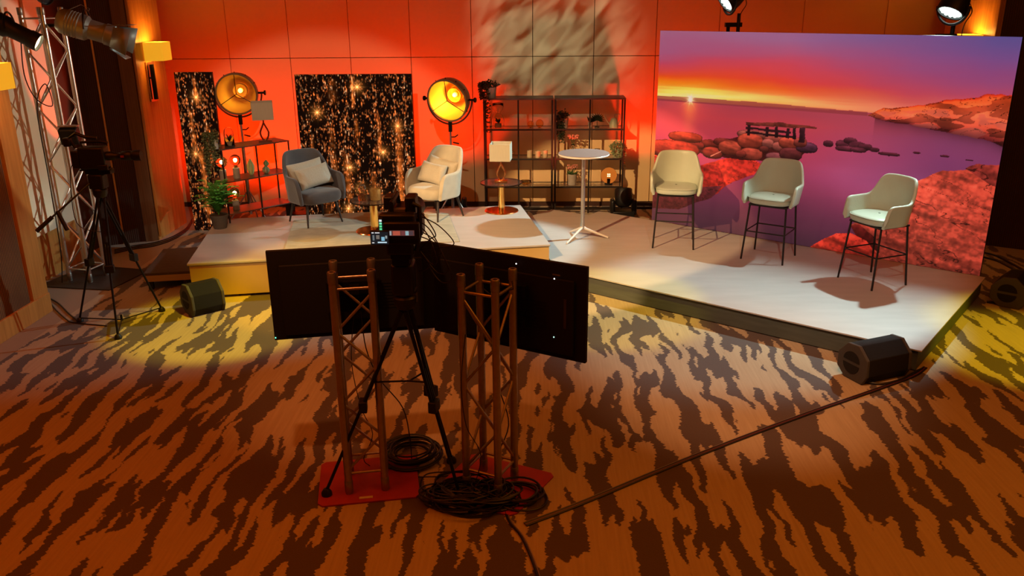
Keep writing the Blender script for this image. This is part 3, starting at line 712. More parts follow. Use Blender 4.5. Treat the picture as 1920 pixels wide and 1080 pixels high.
# table lamps with a square shade
def table_lamp(label, loc, rz, base):
    t = thing('table_lamp', label, 'table lamp', loc, rz, 'lamps with square linen shades')
    s = MB(); w_, h_, z0 = .255, .215, .285
    for sx, sy, dx_, dy_ in ((0, 1, w_, .006), (0, -1, w_, .006), (1, 0, .006, w_), (-1, 0, .006, w_)): s.box((sx*w_/2, sy*w_/2, z0+h_/2), (dx_, dy_, h_))
    s.build('lamp_shade', SHADE, t, bevel=.002)
    MB().box((0, 0, .012), (.16, .09, .024)).build('base', base, t, bevel=.003)
    lp = [(sin(a)*.052*(1-.0*cos(a)), 0, .13-.105*cos(a)*(1 if a else 1)) for a in np.linspace(0, 2*pi, 40, endpoint=False)]
    lp = [(x*(1.0 if z < .12 else max(.15, 1-(z-.12)/.14)), y, z) for x, y, z in lp]
    MB().path(lp, .011, 10, closed=True).build('loop', base, t)
    MB().tube((0, 0, .23), (0, 0, .38), .009).build('stem', base, t)
    MB().ball((0, 0, .42), .035).build('bulb', mat('unlit_bulb', (.7, .68, .6), .3, var=(5, .05)), t)
    s2 = MB(); s2.tube((-w_/2, 0, .36), (w_/2, 0, .36), .003); s2.build('spider', base, t)
    return t

# ================================================================== LEFT RACK
rack = thing('display_rack', 'low dark three-tier metal rack left of the dark grey armchair', 'shelf')
ax = Vector((.67, .742, 0)); ay = Vector((-.742, .67, 0)); O = Vector((-3.80, 10.03, .4)); LN, DP = .92, .34
A = lambda u, v, z: tuple(O+ax*u+ay*v+Vector((0, 0, z)))
ra = math.atan2(ax.y, ax.x)
for v in (0, DP):
    for u in (0, .46, LN): MB().tube(A(u, v, 0), A(u, v, .90), .011, n=4).build('upright', RACKM, rack, flat=True)
for z in (.10, .50, .90):
    c_ = A(LN/2, DP/2, z+.006); MB().box(c_, (LN+.02, DP+.02, .014), ra).build('shelf_board', mat('dark_shelf_board', (.10, .055, .04), .35, .2, var=(12, .2)), rack, bevel=.002)
RZ = {'low': .4+.113, 'mid': .4+.513, 'top': .4+.913}
table_lamp('square table lamp with a looped dark bronze base on top of the left rack', (-3.44, 10.60, RZ['top']), R(18), mat('bronze', (.25, .08, .04), .3, .8, var=(15, .15)))
table_lamp('square table lamp with a looped gold base on the right brass table', TR_, R(-4), COPPER)

def globe_lamp(label, loc, h=.135, m_=None):
    t = thing('globe_lamp', label, 'lamp', loc, 0, 'round bulb lamps on concrete bases')
    MB().disc(.042, 0, h, bev=.004, n=32).build('base', CONC, t)
    MB().lathe([(0, h), (.022, h), (.022, h+.03), (0, h+.03)], n=20).build('socket', GOLD, t)
    MB().ball((0, 0, h+.095), .068, 28, k=16).build('globe', BULBG, t)
    MB().ball((0, 0, h+.09), .019, 12).build('filament', BULB, t)
    l = point('bulb_light', (loc[0], loc[1], loc[2]+h+.095), 2.6, (1, .52, .12), .02); attach(l, t)
    return t
p_ = A(.04, .11, 0); globe_lamp('glowing round bulb lamp at the left end of the middle tier, behind hanging leaves', (p_[0], p_[1], RZ['mid']))
p_ = A(.22, .11, 0); globe_lamp('glowing round bulb lamp on the middle tier, right of the half-hidden one', (p_[0], p_[1], RZ['mid']))
p_ = A(.19, .16, 0); globe_lamp('glowing round bulb lamp on the lowest tier of the left rack', (p_[0], p_[1], RZ['low']), .12)

def cactus(label, loc, h, two, m_):
    t = thing('glass_cactus', label, 'ornament', loc, 0, 'glass cactus ornaments')
    def rib(P, c, r, hh):
        n = 32; P.grid([[(c[0]+r*sin(pi*min(.96, i/14+.06))**.6*(1+.12*cos(j*2*pi/n*8))*cos(j*2*pi/n), c[1]+r*sin(pi*min(.96, i/14+.06))**.6*(1+.12*cos(j*2*pi/n*8))*sin(j*2*pi/n), c[2]+hh*i/14) for j in range(n)] for i in range(15)], closed=True)
    P = MB(); rib(P, (0, 0, 0), .045, h)
    P.build('body', m_, t)
    if two: Q = MB(); rib(Q, (.01, 0, h*.9), .032, h*.8); Q.build('top', GREENG, t)
    return t
GG2 = mat('pale_green_glass', (.55, .68, .28), .1, trans=.45, var=(10, .1))
p_ = A(.47, .20, 0); cactus('tall pale green glass cactus behind the middle upright of the left rack', (p_[0], p_[1], RZ['mid']), .20, False, GG2)
p_ = A(.64, .13, 0); cactus('glass cactus of two stacked dark green lobes on the middle tier', (p_[0], p_[1], RZ['mid']), .10, True, mat('clear_green_glass', (.4, .6, .35), .08, trans=.6))
p_ = A(.20, .16, 0)
cc_ = thing('glass_cloche', 'clear glass cloche over a small white pot on the left rack', 'glass dome', (p_[0], p_[1], RZ['top']))
MB().lathe([(.058, 0), (.058, .16), (.05, .20), (.03, .222), (0, .228)], n=32).build('dome', CLEAR, cc_, solid=.003)
MB().disc(.062, 0, .012, n=32).build('base', WALN, cc_)
MB().lathe([(0, .012), (.028, .012), (.033, .07), (.0, .07)], n=24).build('pot', POTW, cc_)
P = MB()
for k in range(30): a = random.uniform(0, 2*pi); P.leaf((0, 0, .07), (cos(a)*.4, sin(a)*.4, 1), random.uniform(.04, .10), .008)
P.build('cactus_plant', LEAFD, cc_)
p_ = A(.53, .26, 0)

# ------------------------------------------------------------------ plants
def pot(t, r0, r1, h, m_, rim=.004):
    MB().lathe([(0, 0), (r0, 0), (r1, h), (r1-.008, h), (r1-.01, h-.02), (0, h-.02)], n=32).build('pot', m_, t)
    MB().disc(r1-.011, h-.025, h-.012, n=24).build('soil', SOIL, t)
def trailing(label, loc, r, h, m_, falls, top=24, seed=1, leaf=.03, lm=LEAFD, grp='trailing plants in pale pots'):
    random.seed(seed)
    t = thing('trailing_plant', label, 'potted plant', loc, 0, grp); pot(t, r*.85, r, h, m_)
    S = MB(); Lf = MB()
    for (a, out, drop, nst) in falls:
        for k in range(nst):
            aa = a+random.uniform(-.5, .5); pts = []; o_ = out*random.uniform(.75, 1.15)+r; dr = drop*random.uniform(.45, 1)
            n = 14; cx_, cy_ = cos(aa), sin(aa); ph = random.uniform(0, 6)
            for i in range(n+1):
                q = i/n
                if q < .3: rr_ = o_*(q/.3)**.8; z = h+.07*sin(pi*q/.3*.75)
                else: rr_ = o_+.012*sin(ph+9*q); z = h+.05-(dr+.05)*((q-.3)/.7)
                pts.append((cx_*rr_+.01*sin(ph+7*q), cy_*rr_+.01*cos(ph+8*q), z))
            S.path(pts, .0018, 5)
            for i in range(2, n+1):
                for sgn in range(3):
                    b_ = random.uniform(0, 2*pi); Lf.leaf(pts[i], (cos(b_), sin(b_), random.uniform(-.8, .4)), leaf*random.uniform(.7, 1.2), leaf*.36)
    for k in range(top):
        a = random.uniform(0, 2*pi); e = random.uniform(.2, 1.0); q = Vector((cos(a)*r*.5, sin(a)*r*.5, h)); d = Vector((cos(a)*(1-e), sin(a)*(1-e), e)).normalized(); ln = random.uniform(.05, .11)
        S.path([q, q+d*ln], .0018, 5)
        for i in range(5):
            b_ = random.uniform(0, 2*pi); Lf.leaf(q+d*ln*(.4+.15*i), (cos(b_), sin(b_), random.uniform(-.2, .8)), leaf*random.uniform(.8, 1.2), leaf*.36)
    S.build('stems', LEAFD, t); Lf.build('leaves', lm, t, flat=True); return t
IVY = mat('ivy_leaf', (.13, .17, .07), .5, var=(25, .5))
p_ = A(.0, .12, 0)
trailing('ivy trailing from a white pot down the left end of the left rack', (p_[0]-.02, p_[1]-.02, RZ['top']), .06, .12, POTW, [(3.6, .05, .62, 10), (4.6, .03, .40, 6), (5.2, .03, .25, 3)], 30, 4, .034, IVY)

# fern
random.seed(5)
fe = thing('potted_fern', 'bushy green fern in a dark pot at the left rear corner of the taller stage', 'potted plant', (-3.84, 9.80, .4))
pot(fe, .075, .11, .17, POTD)
S = MB(); Lf = MB()
for k in range(64):
    a = random.uniform(0, 2*pi); ln = random.uniform(.28, .50); up_ = random.uniform(1.0, 2.1); pts = []
    for i in range(13):
        q = i/12; rr_ = ln*q*(.25+.42*q)*(1.25-.3*up_); z = .16+ln*up_*(q-.55*q*q)*.95
        pts.append(Vector((cos(a)*rr_, sin(a)*rr_, z)))
    S.path(pts, .0016, 4)
    for i in range(2, 13):
        td = (pts[i]-pts[i-1]).normalized(); sd_ = td.cross(Vector((0, 0, 1))).normalized()
        for sg in (-1, 1):
            Lf.leaf(pts[i], sd_*sg+td*.35+Vector((0, 0, -.15)), .052*(1-.6*abs(i/12-.4)), .008, up=Vector((0, 0, 1)))
            Lf.leaf((pts[i]+pts[i-1])/2, sd_*sg+td*.35, .048*(1-.6*abs(i/12-.4)), .008, up=Vector((0, 0, 1)))
S.build('stems', FERN, fe); Lf.build('fronds', FERN, fe, flat=True)

# ------------------------------------------------------------------ wide rack by the wall
def wide_rack(label, x0, grp):
    t = thing('display_rack', label, 'shelf', (x0, 12.13, 0), 0, grp)
    W, D, H_ = 1.0, .34, 1.65
    for x in (.0125, W/2, W-.0125):
        for y in (0.0, D):
            if x == W/2 and y > 0: continue
            MB().box((x, y+.0125, H_/2), (.022, .022, H_)).build('upright', RACKM, t)
    MB().box((W/2, D/2+.012, H_+.004), (W, D+.03, .022)).build('top_board', mat('rack_top_board', (.09, .07, .06), .4, var=(12, .2)), t, bevel=.002)
    for z in (1.235, .81, .40):
        MB().box((W/2, .0125, z-.012), (W, .02, .022)).box((W/2, D+.0125, z-.012), (W, .02, .022)).build('rail', RACKM, t)
        MB().box((W/2, D/2+.012, z-.004), (W-.03, D-.0, .007)).build('glass_shelf', mat('shelf_glass', (.92, .96, .94), .08, 0, trans=.93, ior=1.12), t)
    MB().box((W/2, .0125, .06), (W, .02, .022)).build('bottom_rail', RACKM, t)
    return t
wide_rack('left half of the wide dark metal rack with glass shelves by the wall', -.77, 'dark glass-shelved racks')
wide_rack('right half of the wide dark metal rack with glass shelves by the wall', .25, 'dark glass-shelved racks')
SH = {0: 1.665, 1: 1.236, 2: .811, 3: .401}
def place(px, py, lvl, y=12.26):
    return (px, y, SH[lvl])
trailing('dark-leaved plant trailing from a beige pot on the rack top, left corner', (-.655, 12.22, SH[0]), .075, .15, CONC, [(3.2, .07, .16, 9), (4.1, .03, .62, 8), (2.6, .09, .05, 4)], 34, 11, .034)
trailing('dark-leaved plant trailing from a beige pot on the upper glass shelf', (.38, 12.25, SH[1]), .07, .14, CONC, [(4.2, .0, .36, 16), (3.7, .03, .30, 8)], 26, 12, .032)
hv = thing('hourglass_vase', 'hourglass-shaped clear glass vase with a sprig at the left of the upper shelf', 'vase', (-.565, 12.28, SH[1]))
MB().lathe([(0, .006), (.075, .006), (.085, .02), (.085, .13), (.065, .17), (.035, .20), (.035, .215), (.07, .26), (.078, .30), (.078, .345)], n=40).build('glass', CLEAR, hv, solid=.004)
P = MB()
for k in range(40): a = random.uniform(0, 2*pi); P.leaf((0, 0, .06+random.uniform(0, .05)), (cos(a)*.6, sin(a)*.6, .5), random.uniform(.03, .07), .01)
P.build('sprig', LEAFD, hv); MB().disc(.05, .008, .06).build('sand', CONC, hv)
for (x, r, lb) in ((-.095, .045, 'small amber glass globe on the upper shelf, the left one of a pair'), (.035, .055, 'larger clear amber glass globe on the upper shelf beside the trailing plant')):
    t = thing('glass_globe', lb, 'ornament', (x, 12.27, SH[1]), 0, 'glass globes'); MB().ball((0, 0, r*1.05), r, 28, 1.05, 16).build('globe', AMBERG, t, solid=.003)
    MB().disc(r*.45, 0, .012).build('foot', GOLD, t)
# fan palm ornament + tiny pot
fp = thing('fan_leaf_ornament', 'dark fan-shaped leaf ornament on the upper right shelf', 'ornament', (.86, 12.26, SH[1]))
P = MB(); P.tube((0, 0, .01), (0, 0, .10), .004)
for k in range(13):
    a = -.25*pi/2+k*(pi+.25*pi)/12*1.0-.0; a = -.2+k*(pi+.4)/12; P.leaf((0, 0, .10), (cos(a), 0, sin(a)), .115, .013, up=Vector((0, 1, 0)))
P.build('leaf_fan', LEAFD, fp); MB().disc(.035, 0, .012).build('foot', WALN, fp)
sp_ = thing('small_potted_plant', 'tiny dark plant in a pale pot beside the fan-shaped leaf', 'potted plant', (.765, 12.26, SH[1])); pot(sp_, .028, .035, .075, CONC)
P = MB()
for k in range(26): a = random.uniform(0, 2*pi); P.leaf((0, 0, .065), (cos(a)*.5, sin(a)*.5, .9), random.uniform(.05, .11), .013)
P.build('leaves', LEAFD, sp_, flat=True)
wc = thing('watering_can', 'pale green watering can with a thin spout on the upper right shelf', 'watering can', (1.10, 12.26, SH[1]))
SAGE = mat('sage_enamel', (.38, .40, .27), .4, var=(8, .08))
MB().lathe([(0, 0), (.062, 0), (.060, .06), (.045, .115), (.03, .135), (0, .14)], n=32).build('body', SAGE, wc)
MB().path([(-.05, 0, .03), (-.10, 0, .09), (-.135, 0, .17)], .006, 8).build('spout', SAGE, wc)
MB().path([(.0, 0, .13), (.01, 0, .185), (.085, 0, .19), (.095, 0, .12), (.06, 0, .03)], .006, 8).build('handle', SAGE, wc)
# second shelf
gb = thing('glass_bowl', 'small clear glass bowl on the middle shelf at the left', 'bowl', (-.40, 12.26, SH[2])); MB().lathe([(0, .003), (.03, .003), (.07, .04), (.075, .075), (.05, .09)], n=28).build('bowl', CLEAR, gb, solid=.003)
P = MB(); P.ball((0, 0, .035), .03, 12); P.build('filling', CONC, gb)
for x, lb in ((-.11, 'beige cup on the middle shelf, leftmost of the three'), (.01, 'beige cup on the middle shelf, in the middle of the three'), (.115, 'beige cup on the middle shelf, rightmost of the three')):
    t = thing('cup', lb, 'cup', (x, 12.24 if 'in the middle' not in lb else 12.19, SH[2]), 0, 'beige cups on the middle shelf')
    MB().lathe([(0, 0), (.034, 0), (.038, .01), (.038, .10), (.034, .10), (.034, .012), (0, .012)], n=28).build('body', mat('beige_stoneware', (.50, .42, .27), .6, var=(12, .1)), t)
def flowers(label, loc, h, n, potm, r):
    t = thing('potted_flowers', label, 'flowers', loc, 0, 'pink flowers in pots'); pot(t, r*.85, r, h, potm)
    S = MB(); Pt = MB(); G = MB()
    for k in range(n):
        a = random.uniform(0, 2*pi); q = Vector((cos(a)*r*.9, sin(a)*r*.6, h+random.uniform(.07, .13))); S.path([(0, 0, h-.02), q], .003, 5)
        for j in range(14):
            b_ = random.uniform(0, 2*pi); Pt.leaf(q, (cos(b_), sin(b_), random.uniform(-.2, .9)), .026, .011)
    for k in range(34):
        a = random.uniform(0, 2*pi); G.leaf((cos(a)*r*.4, sin(a)*r*.4, h-.01), (cos(a), sin(a), random.uniform(.2, 1.0)), random.uniform(.04, .075), .018)
    S.build('stems', LEAF, t); Pt.build('petals', PINK, t, flat=True); G.build('leaves', LEAF, t, flat=True); return t
vs_ = thing('flower_vase', 'slim clear vase of pink flowers behind the white high table', 'flowers', (.52, 12.28, SH[2]))
MB().lathe([(0, .003), (.03, .003), (.034, .05), (.02, .15), (.024, .18)], n=24).build('vase', CLEAR, vs_, solid=.003)
P = MB(); Q = MB()
for k in range(9):
    a = k*.7; q = Vector((cos(a)*.06, sin(a)*.04, .25+random.uniform(0, .07))); P.path([(0, 0, .01), (0, 0, .16), q], .002, 5)
    for j in range(14): b_ = random.uniform(0, 2*pi); Q.leaf(q, (cos(b_), sin(b_), random.uniform(-.3, .9)), .03, .012)
P.build('stems', LEAF, vs_); Q.build('petals', PINK, vs_, flat=True)
tp = thing('glass_teapot', 'small clear glass teapot with dark leaves inside on the right middle shelf', 'teapot', (.875, 12.27, SH[2]))
MB().lathe([(0, .004), (.045, .004), (.062, .04), (.055, .08), (.03, .10), (.04, .115)], n=28).build('body', CLEAR, tp, solid=.003)
P = MB()
for k in range(30): a = random.uniform(0, 2*pi); P.leaf((0, 0, .03), (cos(a), sin(a), random.uniform(-.1, .7)), .03, .01)
P.build('filling', LEAFD, tp, flat=True)
MB().path([(.05, 0, .08), (.09, 0, .09), (.085, 0, .04), (.055, 0, .03)], .004).build('handle', CLEAR, tp)
trailing('pale green leafy plant in a sage pot, right end of the middle shelf', (1.165, 12.24, SH[2]), .075, .12, SAGE, [(5.9, .03, .30, 4), (5.2, .02, .12, 8), (3.9, .02, .10, 6)], 40, 14, .034, mat('pale_green_leaf', (.22, .27, .13), .55, var=(20, .3)))
# third shelf
flowers('pink flowers with green leaves in a pale pot on the lower right shelf', (.515, 12.26, SH[3]), .16, 12, CONC, .07)
gl3 = thing('globe_lamp', 'large amber glass ball lamp on the lower right shelf', 'lamp', (1.05, 12.26, SH[3]))
MB().ball((0, 0, .135), .118, 40, 1, 20).build('globe', mat('amber_ball_glass', (1, .62, .32), .02, 0, trans=1, ior=1.08), gl3)
MB().disc(.06, 0, .02).tube((0, 0, .02), (0, 0, .09), .022).build('base', BLK, gl3)
MB().ball((-.012, 0, .15), .008, 10).ball((.012, 0, .15), .008, 10).ball((-.012, 0, .125), .008, 10).ball((.012, 0, .125), .008, 10).build('filament', mat('lit_led', (1, .8, .5), .4, em=(1, .82, .5), ems=7), gl3)
g5 = thing('glass_bowl', 'low amber glass bowl on the lower left shelf beside the lamp shade', 'bowl', (-.17, 12.26, SH[3])); MB().lathe([(0, .003), (.04, .003), (.075, .03), (.08, .06)], n=28).build('bowl', AMBERG, g5, solid=.003)

# ------------------------------------------------------------------ big studio dish lamps
def dish_lamp(label, cen, r, axis, foot, pw, em):
    t = thing('studio_dish_lamp', label, 'floor lamp', (foot[0], foot[1], foot[2]), 0, 'big brass dish lamps')
    L0 = Vector(foot); c = Vector(cen)-L0; ax_ = Vector(axis).normalized(); q = ax_.to_track_quat('Z', 'Y').to_matrix()
    body = mat('dish_outer_paint', (.30, .22, .13), .4, .5, var=(10, .2)); inn = mat('dish_inner_brass', (.95, .60, .13), .42, .55, bump=(8, .1), var=(4, .05))
    MB().lathe([(r*1.03, .0), (r*1.05, -.05), (r*.98, -.14), (r*.72, -.25), (r*.34, -.33), (0, -.35)], c, 56, q).build('dish', body, t)
    MB().lathe([(r*1.0, -.005), (r*.94, -.11), (r*.68, -.225), (r*.36, -.285), (r*.35, -.29), (0, -.30)], c, 56, q).build('reflector', inn, t)
    MB().lathe([(r*.98, -.01), (r*1.06, -.01), (r*1.06, .02), (r*.98, .02), (r*.98, -.01)], c, 56, q).build('rim', body, t)
    MB().lathe([(r*.34, -.20), (r*.36, -.20), (r*.36, -.28), (r*.34, -.28), (r*.34, -.20)], c, 40, q).build('inner_ring', inn, t)
    e1 = q @ Vector((1, 0, 0)); e2 = q @ Vector((0, 1, 0)); off = c+ax_*.012
    up_ = (Vector((0, 0, 1))-ax_*ax_.z).normalized(); sd_ = ax_.cross(up_)
    for a in (90, 212, 328):
        d = up_*sin(R(a))+sd_*cos(R(a)); MB().tube(off, off+d*r*1.0, .0045, n=8).build('guard_wire', BLKM, t)
    for k in range(12):
        a = k*pi/6; d = up_*sin(a)+sd_*cos(a); MB().tube(c+d*r*1.04-ax_*.03, c+d*r*1.10-ax_*.03, .006, n=6).build('rim_screw', BLKM, t)
    MB().ball(c-ax_*.22, .03, 16).build('bulb', mat('lit_dish_bulb', (1, .8, .4), .4, em=(1, .60, .10), ems=em), t)
    MB().tube(c-ax_*.33, c-ax_*.24, .035).build('socket', GOLD, t)
    # yoke: half ring below, in the plane of the side axis and the vertical
    hx = Vector((ax_.y, -ax_.x, 0)).normalized(); pts = [c-ax_*.06+hx*cos(a)*r*1.2+Vector((0, 0, 1))*sin(a)*r*1.2 for a in np.linspace(pi, 2*pi, 28)]
    MB().path(pts, .011, 8).build('yoke', mat('yoke_paint', (.10, .03, .02), .4, .4, var=(10, .2)), t)
    for s_ in (-1, 1):
        MB().tube(c-ax_*.06+hx*s_*r*1.02, c-ax_*.06+hx*s_*(r*1.2+.05), .014).tube(c-ax_*.06+hx*s_*(r*1.2+.035), c-ax_*.06+hx*s_*(r*1.2+.055), .032).build('knob', BLKM, t)
    b = c-ax_*.06-Vector((0, 0, r*1.2)); 
    MB().tube(b+Vector((0, 0, .03)), b-Vector((0, 0, .10)), .026).build('yoke_clamp', BLKM, t)
    MB().tube((b.x, b.y, b.z-.08), (b.x, b.y, .55), .014).tube((b.x, b.y, .75), (b.x, b.y, .20), .019).build('stand_pole', STEEL, t)
    MB().path([(b.x, b.y, b.z-.17), (b.x+.06, b.y, b.z-.17), (b.x+.10, b.y, b.z-.14)], .008).tube((b.x+.03, b.y, b.z-.24), (b.x+.11, b.y, b.z-.26), .009).build('clamp_lever', BLKM, t)
    for k in range(3):
        a = R(-30)+k*2*pi/3; MB().tube((b.x, b.y, .55), (b.x+cos(a)*.38, b.y+sin(a)*.30, .012), .009).build('leg', STEEL, t)
    l = point('dish_light', Vector(cen)-ax_*.16, pw, (1, .50, .05), .03); attach(l, t)
    return t
dish_lamp('big brass dish lamp on a stand behind the left rack', (-3.97, 11.25, 1.84), .26, (.10, -1, -.10), (-3.95, 11.45, 0), 0.25, 5)
dish_lamp('big bright brass dish lamp on a stand behind the beige armchair', (-1.17, 11.15, 1.75), .27, (-.38, -1, -.26), (-1.17, 11.28, 0), 4, 26)

# floor-standing black wash lights by the wall
def wash_head(label, loc, rz, s=1.0):
    t = thing('wash_light', label, 'stage light', loc, rz, 'black wash lights on the floor')
    MB().box((0, 0, .05*s), (.28*s, .20*s, .10*s)).build('base', BLK, t, bevel=.01)
    for sx in (-1, 1): MB().box((sx*.140*s, 0, .15*s), (.06*s, .17*s, .20*s)).build('arm', BLK, t, bevel=.026)
    MB().lathe([(0, -.13), (.08, -.13), (.115, -.09), (.128, 0), (.125, .11), (.118, .125), (.10, .125), (.10, .11), (0, .11)], (0, 0, .27*s), 32, Matrix.Rotation(R(-22), 3, 'X')).build('head', BLK, t)
    MB().disc(.098, .111, .118, (0, 0, .27*s), 32, Matrix.Rotation(R(-22), 3, 'X')).build('lens', mat('dim_lens', (.5, .35, .3), .2, coat=1, var=(20, .3)), t)
    return t
wash_head('black wash light on the floor beside the right end of the wide rack', (1.235, 11.86, 0), 0, 1.1)
wash_head('black wash light behind the left rack', (-3.33, 11.65, 0), 0, 1.35)
wash_head('black wash light behind the beige armchair', (-1.22, 11.85, 0), 0, 1.2)

# ================================================================== SPOTS ON STANDS BEHIND THE BACKDROP
def led_head(label, loc, target, stand, pw, ang):
    t = thing('led_spotlight', label, 'stage light', (stand[0], stand[1], 0), 0, 'spotlights above the sunset backdrop')
    c = Vector(loc)-Vector((stand[0], stand[1], 0)); d = (Vector(target)-Vector(loc)).normalized(); q = d.to_track_quat('Z', 'Y').to_matrix()
    MB().lathe([(0, -.22), (.07, -.22), (.11, -.16), (.135, -.04), (.14, .05), (.14, .08), (.12, .08), (.12, .05), (0, .05)], c, 40, q).build('head', BLK, t)
    MB().disc(.12, .051, .058, c, 40, q).build('lens', mat('lens_plate', (.45, .55, .5), .3, em=(.55, .8, .7), ems=.55, var=(8, .05)), t)
    P = MB(); e1 = q @ Vector((1, 0, 0)); e2 = q @ Vector((0, 1, 0))
    for rr_, n in ((0, 1), (.045, 6), (.088, 12)):
        for k in range(n): P.ball(c+d*.06+e1*rr_*cos(2*pi*k/n)+e2*rr_*sin(2*pi*k/n), .017, 12)
    P.build('led_array', mat('lit_led_cells', (.9, 1, .95), .3, em=(.85, 1, .92), ems=6), t)
    hx = Vector((d.y, -d.x, 0)).normalized()
    P = MB(); P.path([c+hx*cos(a)*.18+Vector((0, 0, sin(a)*.18)) for a in np.linspace(pi, 2*pi, 16)], .014, 8); P.build('yoke', BLK, t)
    MB().tube((.06, 0, 0), (.06, 0, c.z-.17), .022).build('stand_pole', BLKM, t); MB().tube((-.06, 0, 0), (-.06, 0, c.z-.30), .022).build('stand_tube', BLKM, t)
    MB().box((0, 0, c.z-.30), (.2, .06, .05)).build('bracket', BLKM, t)
    MB().disc(.22, 0, .015).build('foot', BLKM, t)
    MB().cord([c+Vector((.1, 0, .1)), c+Vector((.2, .02, -.05)), c+Vector((.13, 0, -.2)), c+Vector((.12, 0, -.5)), (.10, 0, 1.2)], .005, 6).build('cable', CABLE, t)
    if label.startswith('black spotlight'):  # extra narrow beam added to this head to light the cream panel and truss
        l = spot('added_side_beam', Vector(loc)+d*.14, (-5.5, 8.80, 1.85), 560, (1, .96, .74), 19, .12, .03); attach(l, t)
    l = spot('led_beam', Vector(loc)+d*.12, target, pw, COOL, ang, .35, .05); attach(l, t)
    return t
led_head('black spotlight with lit white face above the left part of the sunset backdrop', (2.26, 10.52, 2.98), (-1.2, 9.6, .4), (2.36, 10.70, 0), 560, 50)
led_head('black round spotlight with visible white cells above the right part of the sunset backdrop', (4.20, 9.09, 2.89), (2.8, 8.3, .2), (4.25, 9.27, 0), 620, 60)

# ================================================================== TRUSSES
def truss(t, s, H_, r=.0245, rb=.009, pitch=.24, z0=.0, sides=(0, 1, 2, 3), m_=ALU):
    cn = [(-s/2, -s/2), (s/2, -s/2), (s/2, s/2), (-s/2, s/2)]
    for x, y in cn:
        P = MB(); P.lathe([(r*.55, H_), (r, H_), (r, z0+.07), (r, z0), (0, z0)], (x, y, 0), 20); P.lathe([(r*.55, H_), (r*.55, H_-.06), (0, H_-.06)], (x, y, 0), 20)
        P.build('chord_tube', m_, t)
        MB().lathe([(r, H_-.075), (r*1.12, H_-.07), (r*1.12, H_-.005), (r, H_)], (x, y, 0), 20).build('coupler', STEEL, t); P = MB()
        P.lathe([(r, z0+.005), (r*1.12, z0+.01), (r*1.12, z0+.09), (r, z0+.095)], (x, y, 0), 20); P.build('coupler', STEEL, t)
    for k in sides:
        (xa, ya), (xb, yb) = cn[k], cn[(k+1) % 4]; P = MB()
        for z in (z0+.14, H_-.11): P.tube((xa, ya, z), (xb, yb, z), rb, n=10)
        n = max(2, round((H_-.25-z0-.15)/pitch)); dz = (H_-.13-z0-.17)/n; z = z0+.16; fl = k % 2
        for i in range(n):
            p0, p1 = ((xa, ya), (xb, yb)) if (i+fl) % 2 == 0 else ((xb, yb), (xa, ya))
            P.tube((*p0, z), (*p1, z+dz), rb, n=10); z += dz
        P.build('lacing', m_, t)
TRM = mat('worn_aluminium', (.42, .36, .31), .38, .9, var=(30, .2), bump=(80, .1))
tA = thing('truss_tower', 'short aluminium truss post on a red base plate under the left monitor', 'truss', (-1.11, 4.786, 0), .192, 'short truss posts on red plates')
truss(tA, .229, 1.50, m_=TRM, z0=.014)
P = MB().prism([(-.31, -.20), (-.28, -.235), (.30, -.235), (.33, -.20), (.33, .27), (.30, .30), (-.28, .30), (-.31, .27)], 0, .013); P.build('base_plate', REDP, tA, bevel=.002)
MB().box((-.01, -.19, .0145), (.085, .022, .003)).build('plate_label', mat('plate_sticker', (.5, .45, .3), .6, var=(20, .1)), tA)
MB().box((.0, .19, 1.30), (.34, .05, .08)).box((0, .17, 1.30), (.06, .12, .05)).box((.0, .19, 1.12), (.34, .05, .05)).build('monitor_bracket', BLKM, tA)
tB = thing('truss_tower', 'short aluminium truss post on a red base plate under the right monitor', 'truss', (-.299, 4.775, 0), -.435, 'short truss posts on red plates')
truss(tB, .229, 1.465, m_=TRM, z0=.014)
P = MB().prism([(-.30, -.29), (-.27, -.32), (.27, -.26), (.30, -.22), (.33, .26), (.30, .29), (-.27, .29), (-.30, .26)], 0, .013); P.build('base_plate', REDP, tB, bevel=.002)
MB().box((.0, .19, 1.30), (.34, .05, .08)).box((0, .17, 1.30), (.06, .12, .05)).box((.0, .19, 1.10), (.34, .05, .05)).build('monitor_bracket', BLKM, tB)
MB().path([(.11, .11, 1.40), (.15, .05, 1.36), (.03, -.02, 1.33), (-.05, .05, 1.33)], .005, 6).build('cable', CABLE, tB)

def monitor(label, loc, rz, W, z0, z1, leds):
    t = thing('monitor', label, 'monitor', (loc[0], loc[1], 0), rz, 'black monitors seen from behind')
    H_ = z1-z0; BK = mat('monitor_back_black', (.003, .0025, .0025), .85, var=(20, .2))
    MB().box((0, .015, (z0+z1)/2), (W, .03, H_)).build('screen_panel', BK, t, bevel=.004)
    MB().box((0, -.012, (z0+z1)/2-.03), (W*.86, .024, H_*.78)).build('rear_housing', BK, t, bevel=.002)
    MB().box((0, .0305, (z0+z1)/2), (W-.02, .001, H_-.02)).build('screen_glass', LENSG, t)
    P = MB()
    for k in range(9): P.box((W*.12, -.0245, z0+H_*(.30+.035*k)), (W*.30, .002, .004))
    P.build('vent_slots', BLKM, t)
    for x, z, col, nm in leds:
        MB().ball((x, -.006 if abs(x) > W*.41 else -.025, z), .0042, 10).build('status_light', mat('lit_status_'+nm, col, .4, em=col, ems=3), t)
    MB().box((W*.33, -.025, z1-H_*.12+.005), (.05, .002, .008)).build('rating_label', mat('grey_label', (.12, .10, .08), .6, var=(10, .1)), t)
    MB().box((W*.385, -.025, z0+H_*.50), (.018, .002, .19)).build('port_strip', mat('port_strip', (.035, .028, .022), .5, var=(20, .2)), t)
    return t
monitor('black monitor seen from behind on the left truss post', (-1.168, 5.03), .215, 1.025, .955, 1.545, [(-.505, .975, (.1, .8, .45), 'green')])
